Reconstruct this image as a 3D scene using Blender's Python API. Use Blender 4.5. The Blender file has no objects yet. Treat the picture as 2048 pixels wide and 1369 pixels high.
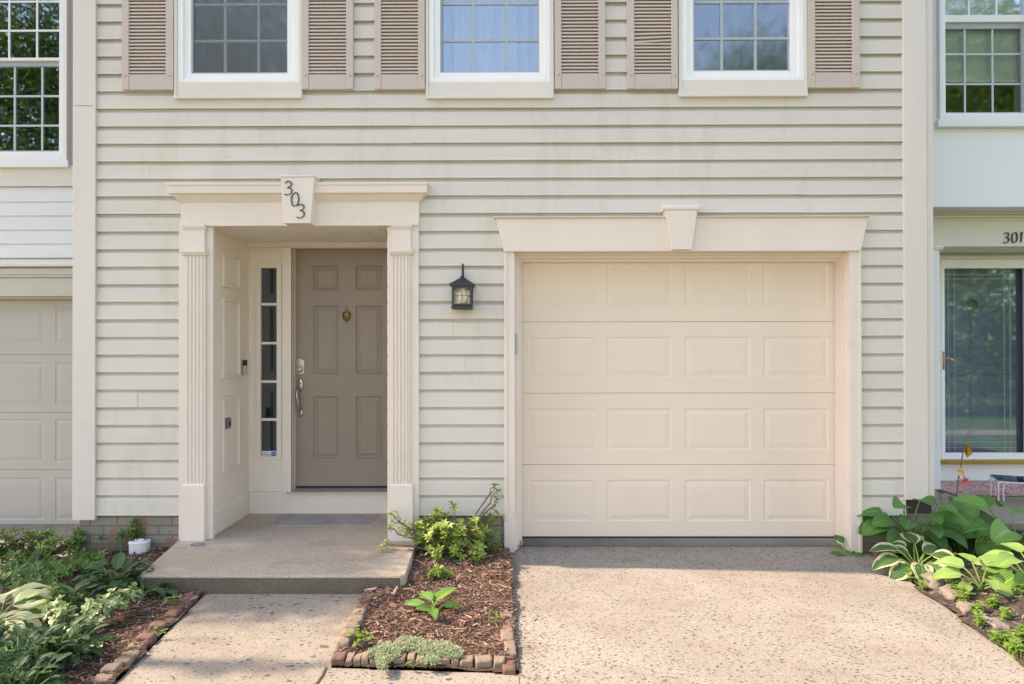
import bpy, bmesh, math, random
from mathutils import Vector, Matrix, noise

random.seed(7)
S = bpy.context.scene
COL = S.collection
RAD = math.radians

# ------------------------------------------------------------------ camera
CAM_POS = Vector((0.0, -4.96, 1.504))
FPX = 1365.0
CAM_R = Matrix.Rotation(RAD(0.30), 3, 'Z') @ Matrix.Rotation(RAD(90.31), 3, 'X') @ Matrix.Rotation(RAD(-0.09), 3, 'Z')
cam_d = bpy.data.cameras.new("camera")
cam_d.sensor_width = 36.0
cam_d.lens = 36.0 * FPX / 2048.0
cam_d.clip_start = 0.05
cam_d.clip_end = 600.0
cam = bpy.data.objects.new("camera", cam_d)
COL.objects.link(cam)
cam.matrix_world = Matrix.Translation(CAM_POS) @ CAM_R.to_4x4()
S.camera = cam

# ------------------------------------------------------------------ light
SUN_EL = RAD(43.0)
SUN_AZ = RAD(274.3)          # clockwise from +Y: nearly along the facade, a little behind it
w = bpy.data.worlds.new("World")
S.world = w
w.use_nodes = True
nt = w.node_tree
bg = nt.nodes["Background"]
sky = nt.nodes.new("ShaderNodeTexSky")
sky.sky_type = 'NISHITA'
sky.sun_disc = False
sky.sun_elevation = SUN_EL
sky.sun_rotation = SUN_AZ
sky.air_density = 1.0
sky.dust_density = 0.9
sky.ozone_density = 1.6
nt.links.new(sky.outputs[0], bg.inputs[0])
bg.inputs[1].default_value = 0.15
sun_d = bpy.data.lights.new("sun", 'SUN')
sun_d.energy = 2.0
sun_d.angle = RAD(0.55)
sun_d.color = (1.0, 0.945, 0.86)
sun = bpy.data.objects.new("sun", sun_d)
COL.objects.link(sun)
to_sun = Vector((math.sin(SUN_AZ) * math.cos(SUN_EL), math.cos(SUN_AZ) * math.cos(SUN_EL), math.sin(SUN_EL)))
sun.rotation_euler = to_sun.to_track_quat('Z', 'Y').to_euler()
sun.location = to_sun * 30
vs = S.view_settings
vs.view_transform = 'Standard'
vs.look = 'None'
vs.gamma = 1.0
vs.exposure = 1.93
vs.use_white_balance = True
vs.white_balance_temperature = 8600
vs.white_balance_tint = 18
S.render.engine = 'CYCLES'
S.cycles.max_bounces = 10
S.cycles.diffuse_bounces = 5
S.cycles.transparent_max_bounces = 16
S.cycles.sample_clamp_indirect = 6.0

# ------------------------------------------------------------------ measuring helpers (survey of the place)
def ray(px, py):
    return CAM_R @ Vector(((px - 1024) / FPX, (684 - py) / FPX, -1.0))
def P(px, py, Y):
    d = ray(px, py)
    return CAM_POS + d * ((Y - CAM_POS.y) / d.y)
def G(px, py, Z=0.0):
    d = ray(px, py)
    return CAM_POS + d * ((Z - CAM_POS.z) / d.z)
def PX(px, Y, py=684):
    return P(px, py, Y).x
def PZ(py, Y, px=1031):
    return P(px, py, Y).z

# ------------------------------------------------------------------ materials
def lin(c):
    return tuple(((x / 255) / 12.92) if x / 255 <= 0.04045 else (((x / 255) + 0.055) / 1.055) ** 2.4 for x in c)
def newmat(name):
    m = bpy.data.materials.new(name)
    m.use_nodes = True
    t = m.node_tree
    return m, t, t.nodes["Principled BSDF"]
def N(t, typ, **kw):
    n = t.nodes.new(typ)
    for k, v in kw.items():
        setattr(n, k, v)
    return n
def ramp(t, stops):
    r = N(t, "ShaderNodeValToRGB")
    e = r.color_ramp.elements
    while len(e) < len(stops):
        e.new(0.5)
    for i, (p, c) in enumerate(stops):
        e[i].position = p
        e[i].color = (c[0], c[1], c[2], 1.0) if not isinstance(c, (int, float)) else (c, c, c, 1.0)
    return r
def coords(t, scale=(1, 1, 1)):
    tc = N(t, "ShaderNodeTexCoord")
    mp = N(t, "ShaderNodeMapping")
    mp.inputs["Scale"].default_value = scale
    t.links.new(tc.outputs["Object"], mp.inputs[0])
    return mp.outputs[0]
def noise_tex(t, vec, scale, detail=4, rough=0.55):
    n = N(t, "ShaderNodeTexNoise")
    n.inputs["Scale"].default_value = scale
    n.inputs["Detail"].default_value = detail
    n.inputs["Roughness"].default_value = rough
    t.links.new(vec, n.inputs["Vector"])
    return n
def bump(t, bsdf, height, strength, dist):
    b = N(t, "ShaderNodeBump")
    b.inputs["Strength"].default_value = strength
    b.inputs["Distance"].default_value = dist
    t.links.new(height, b.inputs["Height"])
    t.links.new(b.outputs[0], bsdf.inputs["Normal"])
    return b
def mixcol(t, fac, a, b, mode='MIX'):
    m = N(t, "ShaderNodeMix", data_type='RGBA', blend_type=mode)
    if isinstance(fac, (int, float)):
        m.inputs[0].default_value = fac
    else:
        t.links.new(fac, m.inputs[0])
    for s, v in ((m.inputs[6], a), (m.inputs[7], b)):
        if isinstance(v, tuple):
            s.default_value = (v[0], v[1], v[2], 1)
        else:
            t.links.new(v, s)
    return m.outputs[2]
def mk(name, col, rough=0.5, var=0.06, scale=3.0, bstr=0.0, bscale=150.0, bdist=0.002, metal=0.0, spec=0.4, stretch=(1, 1, 1),
       specks=None, dirt=None, dirt_amt=0.5, dirt_scale=2.0, dirt_lo=0.55, dirt_stretch=(1, 1, 1)):
    m, t, b = newmat(name)
    v = coords(t, stretch)
    n = noise_tex(t, v, scale, 5)
    lo = tuple(max(0, c * (1 - var)) for c in col)
    hi = tuple(min(1, c * (1 + var)) for c in col)
    r = ramp(t, [(0.3, lo), (0.7, hi)])
    t.links.new(n.outputs["Fac"], r.inputs[0])
    out = r.outputs[0]
    if specks:
        sn = noise_tex(t, coords(t, (1, 1, 1)), 55.0, 2, 0.5)
        sg = noise_tex(t, coords(t, (1, 1, 1)), 1.6, 3, 0.6)
        sm = N(t, "ShaderNodeMath", operation='MULTIPLY_ADD')
        sm.inputs[1].default_value = 0.22
        t.links.new(sg.outputs["Fac"], sm.inputs[0])
        t.links.new(sn.outputs["Fac"], sm.inputs[2])
        sr = ramp(t, [(0.86, 0.0), (0.89, 0.75)])
        t.links.new(sm.outputs[0], sr.inputs[0])
        out = mixcol(t, sr.outputs[0], out, specks)
    if dirt:
        n2 = noise_tex(t, coords(t, dirt_stretch), dirt_scale, 8, 0.7)
        r2 = ramp(t, [(dirt_lo, 0.0), (dirt_lo + 0.18, dirt_amt)])
        t.links.new(n2.outputs["Fac"], r2.inputs[0])
        out = mixcol(t, r2.outputs[0], out, dirt)
    t.links.new(out, b.inputs["Base Color"])
    b.inputs["Roughness"].default_value = rough
    b.inputs["Metallic"].default_value = metal
    b.inputs["Specular IOR Level"].default_value = spec
    if bstr:
        nb = noise_tex(t, v, bscale, 3)
        bump(t, b, nb.outputs["Fac"], bstr, bdist)
    return m

MT = {}
MT['siding'] = mk("siding_vinyl", (0.662, 0.618, 0.558), 0.45, 0.05, 2.2, 0.25, 90, 0.002, stretch=(0.12, 1, 1.6),
                  dirt=(0.46, 0.42, 0.34), dirt_amt=0.36, dirt_scale=1.3, dirt_lo=0.52, dirt_stretch=(2.6, 1, 0.7))
MT['siding_old'] = mk("neighbour_siding", (0.76, 0.77, 0.78), 0.5, 0.05, 2.2, 0.2, 90, 0.002, stretch=(0.12, 1, 1.6))
MT['trim'] = mk("trim_paint", (0.77, 0.675, 0.61), 0.45, 0.03, 2.5, 0.12, 60, 0.002, dirt=(0.50, 0.42, 0.34), dirt_amt=0.25, dirt_scale=3.5, dirt_lo=0.58)
MT['recess'] = mk("recess_bounce_lightened", (0.80, 0.72, 0.64), 0.45, 0.03, 2.5, 0.12, 60, 0.002, dirt=(0.6, 0.5, 0.42), dirt_amt=0.2, dirt_scale=3.5, dirt_lo=0.58)  # trim paint made lighter, standing in for light bounced into the recess
MT['corner'] = mk("corner_board_paint", (0.70, 0.64, 0.60), 0.5, 0.04, 2.5, 0.15, 40, 0.002, stretch=(1, 1, 0.15), dirt=(0.47, 0.43, 0.40), dirt_amt=0.3, dirt_scale=4, dirt_lo=0.58)
MT['sillpaint'] = mk("sill_wrap_paint", (0.72, 0.67, 0.61), 0.45, 0.03, 2.5)
MT['garage'] = mk("garage_door_paint", (0.79, 0.665, 0.562), 0.5, 0.025, 1.5, 0.10, 120, 0.001, stretch=(0.25, 1, 1), specks=(0.30, 0.24, 0.19), dirt=(0.60, 0.52, 0.44), dirt_amt=0.35, dirt_scale=2.5, dirt_lo=0.58)
MT['garage_grey'] = mk("grey_garage_door_paint", (0.50, 0.47, 0.43), 0.5, 0.03, 1.5, 0.1, 120, 0.001)
MT['grey_trim'] = mk("putty_trim_paint", (0.56, 0.535, 0.47), 0.5, 0.04, 2.5, dirt=(0.36, 0.36, 0.25), dirt_amt=0.4, dirt_scale=5, dirt_lo=0.6)
MT['door'] = mk("taupe_door_paint", (0.30, 0.243, 0.198), 0.42, 0.04, 2.0, 0.12, 120, 0.001, dirt=(0.17, 0.14, 0.115), dirt_amt=0.35, dirt_scale=5, dirt_lo=0.6)
MT['white'] = mk("white_vinyl", (0.87, 0.87, 0.88), 0.35, 0.015, 3.0)
MT['white_wall'] = mk("white_panel_paint", (0.86, 0.86, 0.88), 0.5, 0.02, 3.0, 0.12, 40, 0.002, stretch=(0.1, 1, 1.5))
MT['cream'] = mk("cream_trim_paint", (0.74, 0.70, 0.62), 0.5, 0.02, 3.0)
MT['shutter'] = mk("shutter_vinyl", (0.58, 0.48, 0.43), 0.5, 0.04, 3.0, 0.3, 60, 0.002, stretch=(0.25, 1, 1.5))
MT['grey_alu'] = mk("screen_frame_grey", (0.42, 0.44, 0.47), 0.4, 0.03, 3.0)
MT['grille'] = mk("grille_between_panes", (0.52, 0.60, 0.62), 0.5, 0.02, 3.0)
MT['curtain'] = mk("sky_tinted_curtain", (0.68, 0.755, 0.90), 0.8, 0.06, 5.0, stretch=(4, 1, 0.5))  # blue of the sky reflection put into the curtain colour
MT['dark_curtain'] = mk("dark_curtain", (0.10, 0.105, 0.115), 0.9, 0.12, 5.0, stretch=(4, 1, 0.5))
MT['room'] = mk("room_dark", (0.06, 0.055, 0.05), 0.9, 0.05, 3.0)
MT['blind'] = mk("blind_slats", (0.80, 0.80, 0.78), 0.5, 0.03, 3.0)
MT['black'] = mk("black_metal", (0.022, 0.024, 0.032), 0.38, 0.15, 20.0, 0.2, 200, 0.001, spec=0.5)
MT['digit'] = mk("house_digit_metal", (0.035, 0.04, 0.055), 0.3, 0.2, 30.0, spec=0.6)
MT['brass'] = mk("brass", (0.62, 0.44, 0.16), 0.28, 0.08, 20.0, metal=1.0)
MT['oldbrass'] = mk("antique_brass", (0.22, 0.15, 0.06), 0.42, 0.15, 20.0, metal=1.0)
MT['nickel'] = mk("satin_nickel", (0.40, 0.39, 0.38), 0.30, 0.05, 20.0, metal=1.0)
MT['alu'] = mk("aluminium", (0.55, 0.55, 0.56), 0.4, 0.05, 10.0, metal=0.8)
MT['rubber'] = mk("black_rubber", (0.02, 0.022, 0.028), 0.6, 0.1, 10.0)
MT['pvc'] = mk("white_pvc", (0.74, 0.75, 0.76), 0.4, 0.03, 10.0, dirt=(0.5, 0.46, 0.4), dirt_amt=0.4, dirt_scale=9, dirt_lo=0.55)
MT['bluedoor'] = mk("slate_blue_door_paint", (0.19, 0.225, 0.32), 0.4, 0.04, 3.0)
MT['bell'] = mk("doorbell_silver", (0.55, 0.55, 0.56), 0.35, 0.04, 10, metal=0.6)
MT['outlet'] = mk("outlet_grey", (0.19, 0.19, 0.20), 0.5, 0.06, 10)
MT['stick_white'] = mk("sticker_white", (0.72, 0.76, 0.82), 0.4, 0.02, 10)
MT['stick_blue'] = mk("sticker_blue", (0.035, 0.12, 0.42), 0.4, 0.02, 10)
MT['bark'] = mk("bark", (0.13, 0.095, 0.07), 0.9, 0.3, 12, 0.6, 30, 0.02, stretch=(1, 1, 0.25))
MT['twig'] = mk("twig", (0.21, 0.15, 0.10), 0.8, 0.2, 30)
MT['greenstem'] = mk("green_stem", (0.16, 0.27, 0.06), 0.6, 0.15, 30)
MT['bulb'] = mk("bulb_frosted", (0.86, 0.80, 0.68), 0.3, 0.01, 10)

def glass_mat(name, refl, tint=(0.9, 0.95, 0.95), rough=0.0, ior=1.5, wav=0.0, gcol=(0.72, 0.86, 1.0)):
    m, t, b = newmat(name)
    t.nodes.remove(b)
    out = [n for n in t.nodes if n.type == 'OUTPUT_MATERIAL'][0]
    tr = N(t, "ShaderNodeBsdfTransparent")
    tr.inputs[0].default_value = (*tint, 1)
    gl = N(t, "ShaderNodeBsdfGlossy")
    gl.inputs["Roughness"].default_value = rough
    gl.inputs["Color"].default_value = (*gcol, 1)
    fr = N(t, "ShaderNodeFresnel")
    fr.inputs[0].default_value = ior
    ad = N(t, "ShaderNodeMath", operation='ADD', use_clamp=True)
    ad.inputs[1].default_value = refl
    t.links.new(fr.outputs[0], ad.inputs[0])
    mx = N(t, "ShaderNodeMixShader")
    t.links.new(ad.outputs[0], mx.inputs[0])
    t.links.new(tr.outputs[0], mx.inputs[1])
    t.links.new(gl.outputs[0], mx.inputs[2])
    t.links.new(mx.outputs[0], out.inputs[0])
    if wav:
        n = noise_tex(t, coords(t), 5.0, 2)
        bp = N(t, "ShaderNodeBump")
        bp.inputs["Strength"].default_value = wav
        bp.inputs["Distance"].default_value = 0.004
        t.links.new(n.outputs["Fac"], bp.inputs["Height"])
        t.links.new(bp.outputs[0], gl.inputs["Normal"])
    return m
MT['glass'] = glass_mat("window_glass", 0.36, wav=0.02, rough=0.05)
MT['glass_old'] = glass_mat("neighbour_window_glass", 0.30, wav=0.03, rough=0.02)
MT['glass_low'] = glass_mat("pale_window_glass", 0.10, (0.85, 0.95, 0.90), wav=0.03, rough=0.03)
MT['glass_clear'] = glass_mat("clear_glass", 0.02, (1.0, 0.96, 0.88), gcol=(1.0, 0.95, 0.86))
MT['glass_side'] = glass_mat("sidelight_glass", 0.10, (0.55, 0.58, 0.55))
MT['glass_door'] = glass_mat("storm_door_glass", 0.20, (0.85, 0.9, 0.95), wav=0.02, rough=0.035)
MT['glass_table'] = glass_mat("table_glass", 0.12, (0.45, 0.55, 0.5))

def screen_mat(lo, hi):
    m, t, b = newmat("insect_screen")
    out = [n for n in t.nodes if n.type == 'OUTPUT_MATERIAL'][0]
    b.inputs["Base Color"].default_value = (0.165, 0.185, 0.215, 1)
    b.inputs["Roughness"].default_value = 0.7
    tr = N(t, "ShaderNodeBsdfTransparent")
    n = noise_tex(t, coords(t, (1, 1, 0.3)), 260, 2)
    r = ramp(t, [(0.35, lo), (0.65, hi)])
    t.links.new(n.outputs["Fac"], r.inputs[0])
    mx = N(t, "ShaderNodeMixShader")
    t.links.new(r.outputs[0], mx.inputs[0])
    t.links.new(tr.outputs[0], mx.inputs[1])
    t.links.new(b.outputs[0], mx.inputs[2])
    t.links.new(mx.outputs[0], out.inputs[0])
    return m
MT['screen'] = screen_mat(0.42, 0.60)
MT['screen_fine'] = screen_mat(0.12, 0.22)

def aggregate(name, base, base2, stone=(0.17, 0.17, 0.185), amount=0.10, sc=60.0, stain=(0.36, 0.25, 0.15), fine=True):
    """exposed aggregate concrete: sandy matrix, small pale pebbles, scattered flat grey stones"""
    m, t, b = newmat(name)
    v = coords(t)
    big = noise_tex(t, v, 1.1, 6, 0.65)
    r0 = ramp(t, [(0.36, base), (0.66, base2)])
    t.links.new(big.outputs["Fac"], r0.inputs[0])
    c = r0.outputs[0]
    st = noise_tex(t, coords(t, (1, 1.6, 1)), 2.3, 8, 0.7)
    rs = ramp(t, [(0.52, 0.0), (0.70, 0.65)])
    t.links.new(st.outputs["Fac"], rs.inputs[0])
    c = mixcol(t, rs.outputs[0], c, stain)
    # small pebbles
    vo = N(t, "ShaderNodeTexVoronoi")
    vo.inputs["Scale"].default_value = 190.0
    t.links.new(v, vo.inputs["Vector"])
    sep = N(t, "ShaderNodeSeparateColor")
    t.links.new(vo.outputs["Color"], sep.inputs[0])
    rp = ramp(t, [(0.0, 0.74), (0.35, 0.92), (0.7, 1.05), (1.0, 1.20)])
    t.links.new(sep.outputs[0], rp.inputs[0])
    c = mixcol(t, 0.9 if fine else 0.5, c, rp.outputs[0], 'MULTIPLY')
    # grey stones of two sizes
    hs = vo.outputs["Distance"]
    wp = noise_tex(t, v, 45.0, 2)
    wv = N(t, "ShaderNodeMix", data_type='VECTOR')
    wv.inputs[0].default_value = 0.018
    t.links.new(v, wv.inputs[4])
    t.links.new(wp.outputs["Color"], wv.inputs[5])
    dens = noise_tex(t, v, 1.7, 3)
    for k, (scl, amt, rad) in enumerate(((sc, amount, 0.42), (sc * 1.9, amount * 1.1, 0.45))):
        mp = N(t, "ShaderNodeMapping")
        mp.inputs["Scale"].default_value = (0.72, 1.0, 1.0)
        mp.inputs["Rotation"].default_value = (0, 0, 0.5 + 0.9 * k)
        t.links.new(wv.outputs[1], mp.inputs[0])
        v2 = N(t, "ShaderNodeTexVoronoi")
        v2.inputs["Scale"].default_value = scl
        t.links.new(mp.outputs[0], v2.inputs["Vector"])
        s2 = N(t, "ShaderNodeSeparateColor")
        t.links.new(v2.outputs["Color"], s2.inputs[0])
        dm = N(t, "ShaderNodeMath", operation='MULTIPLY_ADD')
        dm.inputs[1].default_value = 2.2 * amt
        dm.inputs[2].default_value = -0.1 * amt
        t.links.new(dens.outputs["Fac"], dm.inputs[0])
        lt = N(t, "ShaderNodeMath", operation='LESS_THAN')
        t.links.new(s2.outputs[0], lt.inputs[0])
        t.links.new(dm.outputs[0], lt.inputs[1])
        # radius differs from stone to stone
        rr = N(t, "ShaderNodeMath", operation='MULTIPLY_ADD')
        t.links.new(s2.outputs[2], rr.inputs[0])
        rr.inputs[1].default_value = rad * 0.7
        rr.inputs[2].default_value = 0.14
        rd = N(t, "ShaderNodeMath", operation='LESS_THAN')
        t.links.new(v2.outputs["Distance"], rd.inputs[0])
        t.links.new(rr.outputs[0], rd.inputs[1])
        mul = N(t, "ShaderNodeMath", operation='MULTIPLY')
        t.links.new(lt.outputs[0], mul.inputs[0])
        t.links.new(rd.outputs[0], mul.inputs[1])
        m2 = N(t, "ShaderNodeMath", operation='MULTIPLY')
        m2.inputs[1].default_value = 0.85
        t.links.new(mul.outputs[0], m2.inputs[0])
        sr = ramp(t, [(0.0, tuple(x * 0.55 for x in stone)), (0.6, stone), (1.0, (stone[0] * 1.5, stone[1] * 1.25, stone[2] * 1.0))])
        t.links.new(s2.outputs[1], sr.inputs[0])
        c = mixcol(t, m2.outputs[0], c, sr.outputs[0])
    t.links.new(c, b.inputs["Base Color"])
    b.inputs["Roughness"].default_value = 0.85
    b.inputs["Specular IOR Level"].default_value = 0.25
    bump(t, b, hs, 0.5, 0.004)
    return m
MT['drive'] = aggregate("exposed_aggregate_concrete", (0.30, 0.262, 0.22), (0.375, 0.34, 0.295), stone=(0.10, 0.10, 0.11), amount=0.34, sc=46, stain=(0.25, 0.18, 0.125))
MT['path'] = aggregate("path_aggregate_concrete", (0.30, 0.26, 0.215), (0.375, 0.335, 0.285), stone=(0.095, 0.095, 0.105), amount=0.36, sc=34, stain=(0.25, 0.18, 0.12))
MT['stoop'] = aggregate("stoop_concrete", (0.44, 0.36, 0.285), (0.53, 0.44, 0.35), amount=0.02, sc=80, stain=(0.30, 0.24, 0.19))
MT['riser'] = aggregate("weathered_shaded_riser", (0.13, 0.106, 0.08), (0.19, 0.155, 0.12), amount=0.03, sc=60, stain=(0.07, 0.065, 0.05))  # dark weathering stain, with the shade on the face put into the colour too
MT['slab'] = aggregate("slab_concrete", (0.14, 0.127, 0.11), (0.23, 0.21, 0.185), amount=0.02, sc=80, stain=(0.2, 0.19, 0.18), fine=False)

def leafmat(name, dark, light, edge=None, edge_at=0.62, ribs=0.0, spots=None, rough=0.42, trans=0.28, centre=None):
    m, t, b = newmat(name)
    out = [n for n in t.nodes if n.type == 'OUTPUT_MATERIAL'][0]
    at = N(t, "ShaderNodeAttribute", attribute_name="rnd")
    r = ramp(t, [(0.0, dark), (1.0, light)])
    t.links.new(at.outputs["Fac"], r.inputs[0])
    c = r.outputs[0]
    uv = N(t, "ShaderNodeUVMap")
    sx = N(t, "ShaderNodeSeparateXYZ")
    t.links.new(uv.outputs[0], sx.inputs[0])
    ab = N(t, "ShaderNodeMath", operation='ABSOLUTE')
    t.links.new(sx.outputs[0], ab.inputs[0])
    # midrib, a shade paler
    rm = ramp(t, [(0.0, 0.45), (0.10, 0.0)])
    t.links.new(ab.outputs[0], rm.inputs[0])
    c = mixcol(t, rm.outputs[0], c, tuple(min(1, x * 1.7 + 0.02) for x in light))
    if edge:
        nn = noise_tex(t, coords(t), 38.0, 3)
        ad = N(t, "ShaderNodeMath", operation='MULTIPLY_ADD')
        ad.inputs[1].default_value = 0.5
        t.links.new(nn.outputs["Fac"], ad.inputs[0])
        t.links.new(ab.outputs[0], ad.inputs[2])
        re_ = ramp(t, [(edge_at + 0.22, 0.0), (edge_at + 0.30, 1.0)])
        t.links.new(ad.outputs[0], re_.inputs[0])
        c = mixcol(t, re_.outputs[0], c, edge)
    if spots:
        vo = N(t, "ShaderNodeTexVoronoi")
        vo.inputs["Scale"].default_value = 110.0
        t.links.new(coords(t), vo.inputs["Vector"])
        rv = ramp(t, [(0.15, 0.6), (0.22, 0.0)])
        t.links.new(vo.outputs["Distance"], rv.inputs[0])
        c = mixcol(t, rv.outputs[0], c, spots)
    t.links.new(c, b.inputs["Base Color"])
    b.inputs["Roughness"].default_value = rough
    b.inputs["Specular IOR Level"].default_value = 0.45
    if ribs:
        mu = N(t, "ShaderNodeMath", operation='MULTIPLY')
        mu.inputs[1].default_value = ribs
        t.links.new(ab.outputs[0], mu.inputs[0])
        sn = N(t, "ShaderNodeMath", operation='SINE')
        t.links.new(mu.outputs[0], sn.inputs[0])
        bump(t, b, sn.outputs[0], 0.55, 0.004)
    tl = N(t, "ShaderNodeBsdfTranslucent")
    t.links.new(mixcol(t, 1.0, c, (1.0, 1.15, 0.45), 'MULTIPLY'), tl.inputs[0])
    mx = N(t, "ShaderNodeMixShader")
    mx.inputs[0].default_value = trans
    t.links.new(b.outputs[0], mx.inputs[1])
    t.links.new(tl.outputs[0], mx.inputs[2])
    t.links.new(mx.outputs[0], out.inputs[0])
    return m
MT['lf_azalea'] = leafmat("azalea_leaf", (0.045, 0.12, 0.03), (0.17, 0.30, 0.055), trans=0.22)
MT['lf_azalea_sun'] = leafmat("azalea_leaf_sunlit", (0.11, 0.20, 0.035), (0.38, 0.48, 0.12), trans=0.25)  # azalea leaf copy with sunlight put into its brighter colour
MT['lf_hosta'] = leafmat("hosta_leaf", (0.06, 0.19, 0.045), (0.12, 0.30, 0.075), ribs=32.0)
MT['lf_hosta_lime'] = leafmat("hosta_lime_leaf", (0.16, 0.31, 0.055), (0.28, 0.45, 0.12), ribs=32.0, trans=0.22)
MT['lf_hosta_var'] = leafmat("hosta_variegated_leaf", (0.035, 0.11, 0.035), (0.07, 0.17, 0.05), edge=(0.62, 0.62, 0.40), edge_at=0.66, ribs=28.0)
MT['lf_hosta_cream'] = leafmat("hosta_cream_edge_leaf", (0.05, 0.13, 0.03), (0.09, 0.20, 0.05), edge=(0.80, 0.79, 0.48), edge_at=0.26, ribs=28.0)
MT['lf_lung'] = leafmat("lungwort_leaf", (0.017, 0.065, 0.026), (0.052, 0.14, 0.047), spots=(0.30, 0.38, 0.30), trans=0.15, rough=0.6)
MT['lf_pale'] = leafmat("pale_nettle_leaf", (0.14, 0.24, 0.07), (0.48, 0.55, 0.34), trans=0.2)
MT['lf_weed'] = leafmat("weed_leaf", (0.10, 0.22, 0.035), (0.27, 0.40, 0.08))
MT['lf_thyme'] = leafmat("thyme_leaf", (0.20, 0.27, 0.14), (0.40, 0.45, 0.29), rough=0.7, trans=0.1)
MT['lf_grass'] = leafmat("lilyturf_blade", (0.02, 0.055, 0.015), (0.07, 0.15, 0.035), trans=0.2)
MT['lf_tree'] = leafmat("tree_leaf", (0.045, 0.10, 0.02), (0.13, 0.21, 0.045), trans=0.35)
MT['lf_dry'] = leafmat("dry_leaf", (0.36, 0.19, 0.09), (0.50, 0.28, 0.14), trans=0.15)
MT['petal_y'] = leafmat("yellow_brown_petal", (0.48, 0.25, 0.02), (0.62, 0.36, 0.03), trans=0.15)
MT['petal_o'] = leafmat("orange_white_petal", (0.75, 0.33, 0.06), (0.80, 0.66, 0.45), trans=0.15)
MT['petal_r'] = leafmat("red_petal", (0.55, 0.06, 0.05), (0.65, 0.16, 0.12), trans=0.15)

def chipmat(name, stops):
    m, t, b = newmat(name)
    at = N(t, "ShaderNodeAttribute", attribute_name="rnd")
    r = ramp(t, stops)
    t.links.new(at.outputs["Fac"], r.inputs[0])
    n = noise_tex(t, coords(t), 90.0, 4)
    rr = ramp(t, [(0.3, 0.7), (0.7, 1.2)])
    t.links.new(n.outputs["Fac"], rr.inputs[0])
    c = mixcol(t, 1.0, r.outputs[0], rr.outputs[0], 'MULTIPLY')
    t.links.new(c, b.inputs["Base Color"])
    b.inputs["Roughness"].default_value = 0.8
    b.inputs["Specular IOR Level"].default_value = 0.3
    return m
MT['mulch'] = chipmat("bark_mulch", [(0.0, (0.085, 0.045, 0.032)), (0.4, (0.25, 0.138, 0.098)), (0.8, (0.40, 0.255, 0.19)), (1.0, (0.56, 0.43, 0.34))])
MT['mulch_dark'] = chipmat("weathered_mulch", [(0.0, (0.05, 0.037, 0.03)), (0.4, (0.15, 0.105, 0.082)), (0.8, (0.29, 0.205, 0.155)), (1.0, (0.52, 0.44, 0.37))])
MT['soil'] = mk("soil", (0.075, 0.045, 0.032), 0.95, 0.4, 25, 0.8, 60, 0.02)
MT['soil_dark'] = mk("dark_soil", (0.075, 0.055, 0.045), 0.95, 0.4, 25, 0.8, 60, 0.02)
MT['lawn'] = mk("lawn", (0.07, 0.14, 0.03), 0.9, 0.35, 3.0, 0.5, 40, 0.03)
MT['brick_tan'] = mk("weathered_tan_brick", (0.27, 0.20, 0.15), 0.9, 0.25, 20, 0.9, 70, 0.006, dirt=(0.20, 0.17, 0.13), dirt_amt=0.7, dirt_scale=14, dirt_lo=0.5)
MT['brick_red'] = mk("weathered_red_brick", (0.19, 0.11, 0.088), 0.9, 0.25, 20, 0.9, 70, 0.006, dirt=(0.13, 0.10, 0.09), dirt_amt=0.7, dirt_scale=14, dirt_lo=0.5)
MT['stone'] = mk("pinkish_stone", (0.25, 0.205, 0.175), 0.9, 0.25, 16, 0.9, 60, 0.008, dirt=(0.25, 0.20, 0.17), dirt_amt=0.6, dirt_scale=11, dirt_lo=0.5)

def foundation_mat():
    m, t, b = newmat("peeling_painted_brick")
    tc = N(t, "ShaderNodeTexCoord")
    mp = N(t, "ShaderNodeMapping")
    mp.inputs["Rotation"].default_value = (math.pi / 2, 0, 0)
    t.links.new(tc.outputs["Object"], mp.inputs[0])
    br = N(t, "ShaderNodeTexBrick")
    br.inputs["Scale"].default_value = 1.0
    br.inputs["Brick Width"].default_value = 0.20
    br.inputs["Row Height"].default_value = 0.066
    br.inputs["Mortar Size"].default_value = 0.006
    br.inputs["Color1"].default_value = (0.20, 0.19, 0.16, 1)
    br.inputs["Color2"].default_value = (0.27, 0.25, 0.21, 1)
    br.inputs["Mortar"].default_value = (0.15, 0.14, 0.125, 1)
    t.links.new(mp.outputs[0], br.inputs["Vector"])
    n = noise_tex(t, tc.outputs["Object"], 9.0, 6, 0.7)
    r = ramp(t, [(0.56, 0.0), (0.60, 1.0)])
    t.links.new(n.outputs["Fac"], r.inputs[0])
    c = mixcol(t, r.outputs[0], br.outputs["Color"], (0.29, 0.16, 0.10))
    t.links.new(c, b.inputs["Base Color"])
    b.inputs["Roughness"].default_value = 0.9
    bump(t, b, br.outputs["Fac"], -0.6, 0.006)
    return m
MT['foundation'] = foundation_mat()
def mat_pattern():
    m, t, b = newmat("red_patterned_mat")
    v = coords(t, (1, 1, 1))
    wv = N(t, "ShaderNodeTexNoise")
    wv.inputs["Scale"].default_value = 9.0
    wv.inputs["Distortion"].default_value = 3.0
    t.links.new(v, wv.inputs["Vector"])
    r = ramp(t, [(0.30, (0.25, 0.03, 0.05)), (0.42, (0.60, 0.10, 0.10)), (0.50, (0.72, 0.66, 0.62)), (0.58, (0.62, 0.22, 0.20)), (0.7, (0.45, 0.42, 0.50))])
    t.links.new(wv.outputs["Fac"], r.inputs[0])
    t.links.new(r.outputs[0], b.inputs["Base Color"])
    b.inputs["Roughness"].default_value = 0.9
    return m
MT['doormat'] = mat_pattern()

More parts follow.
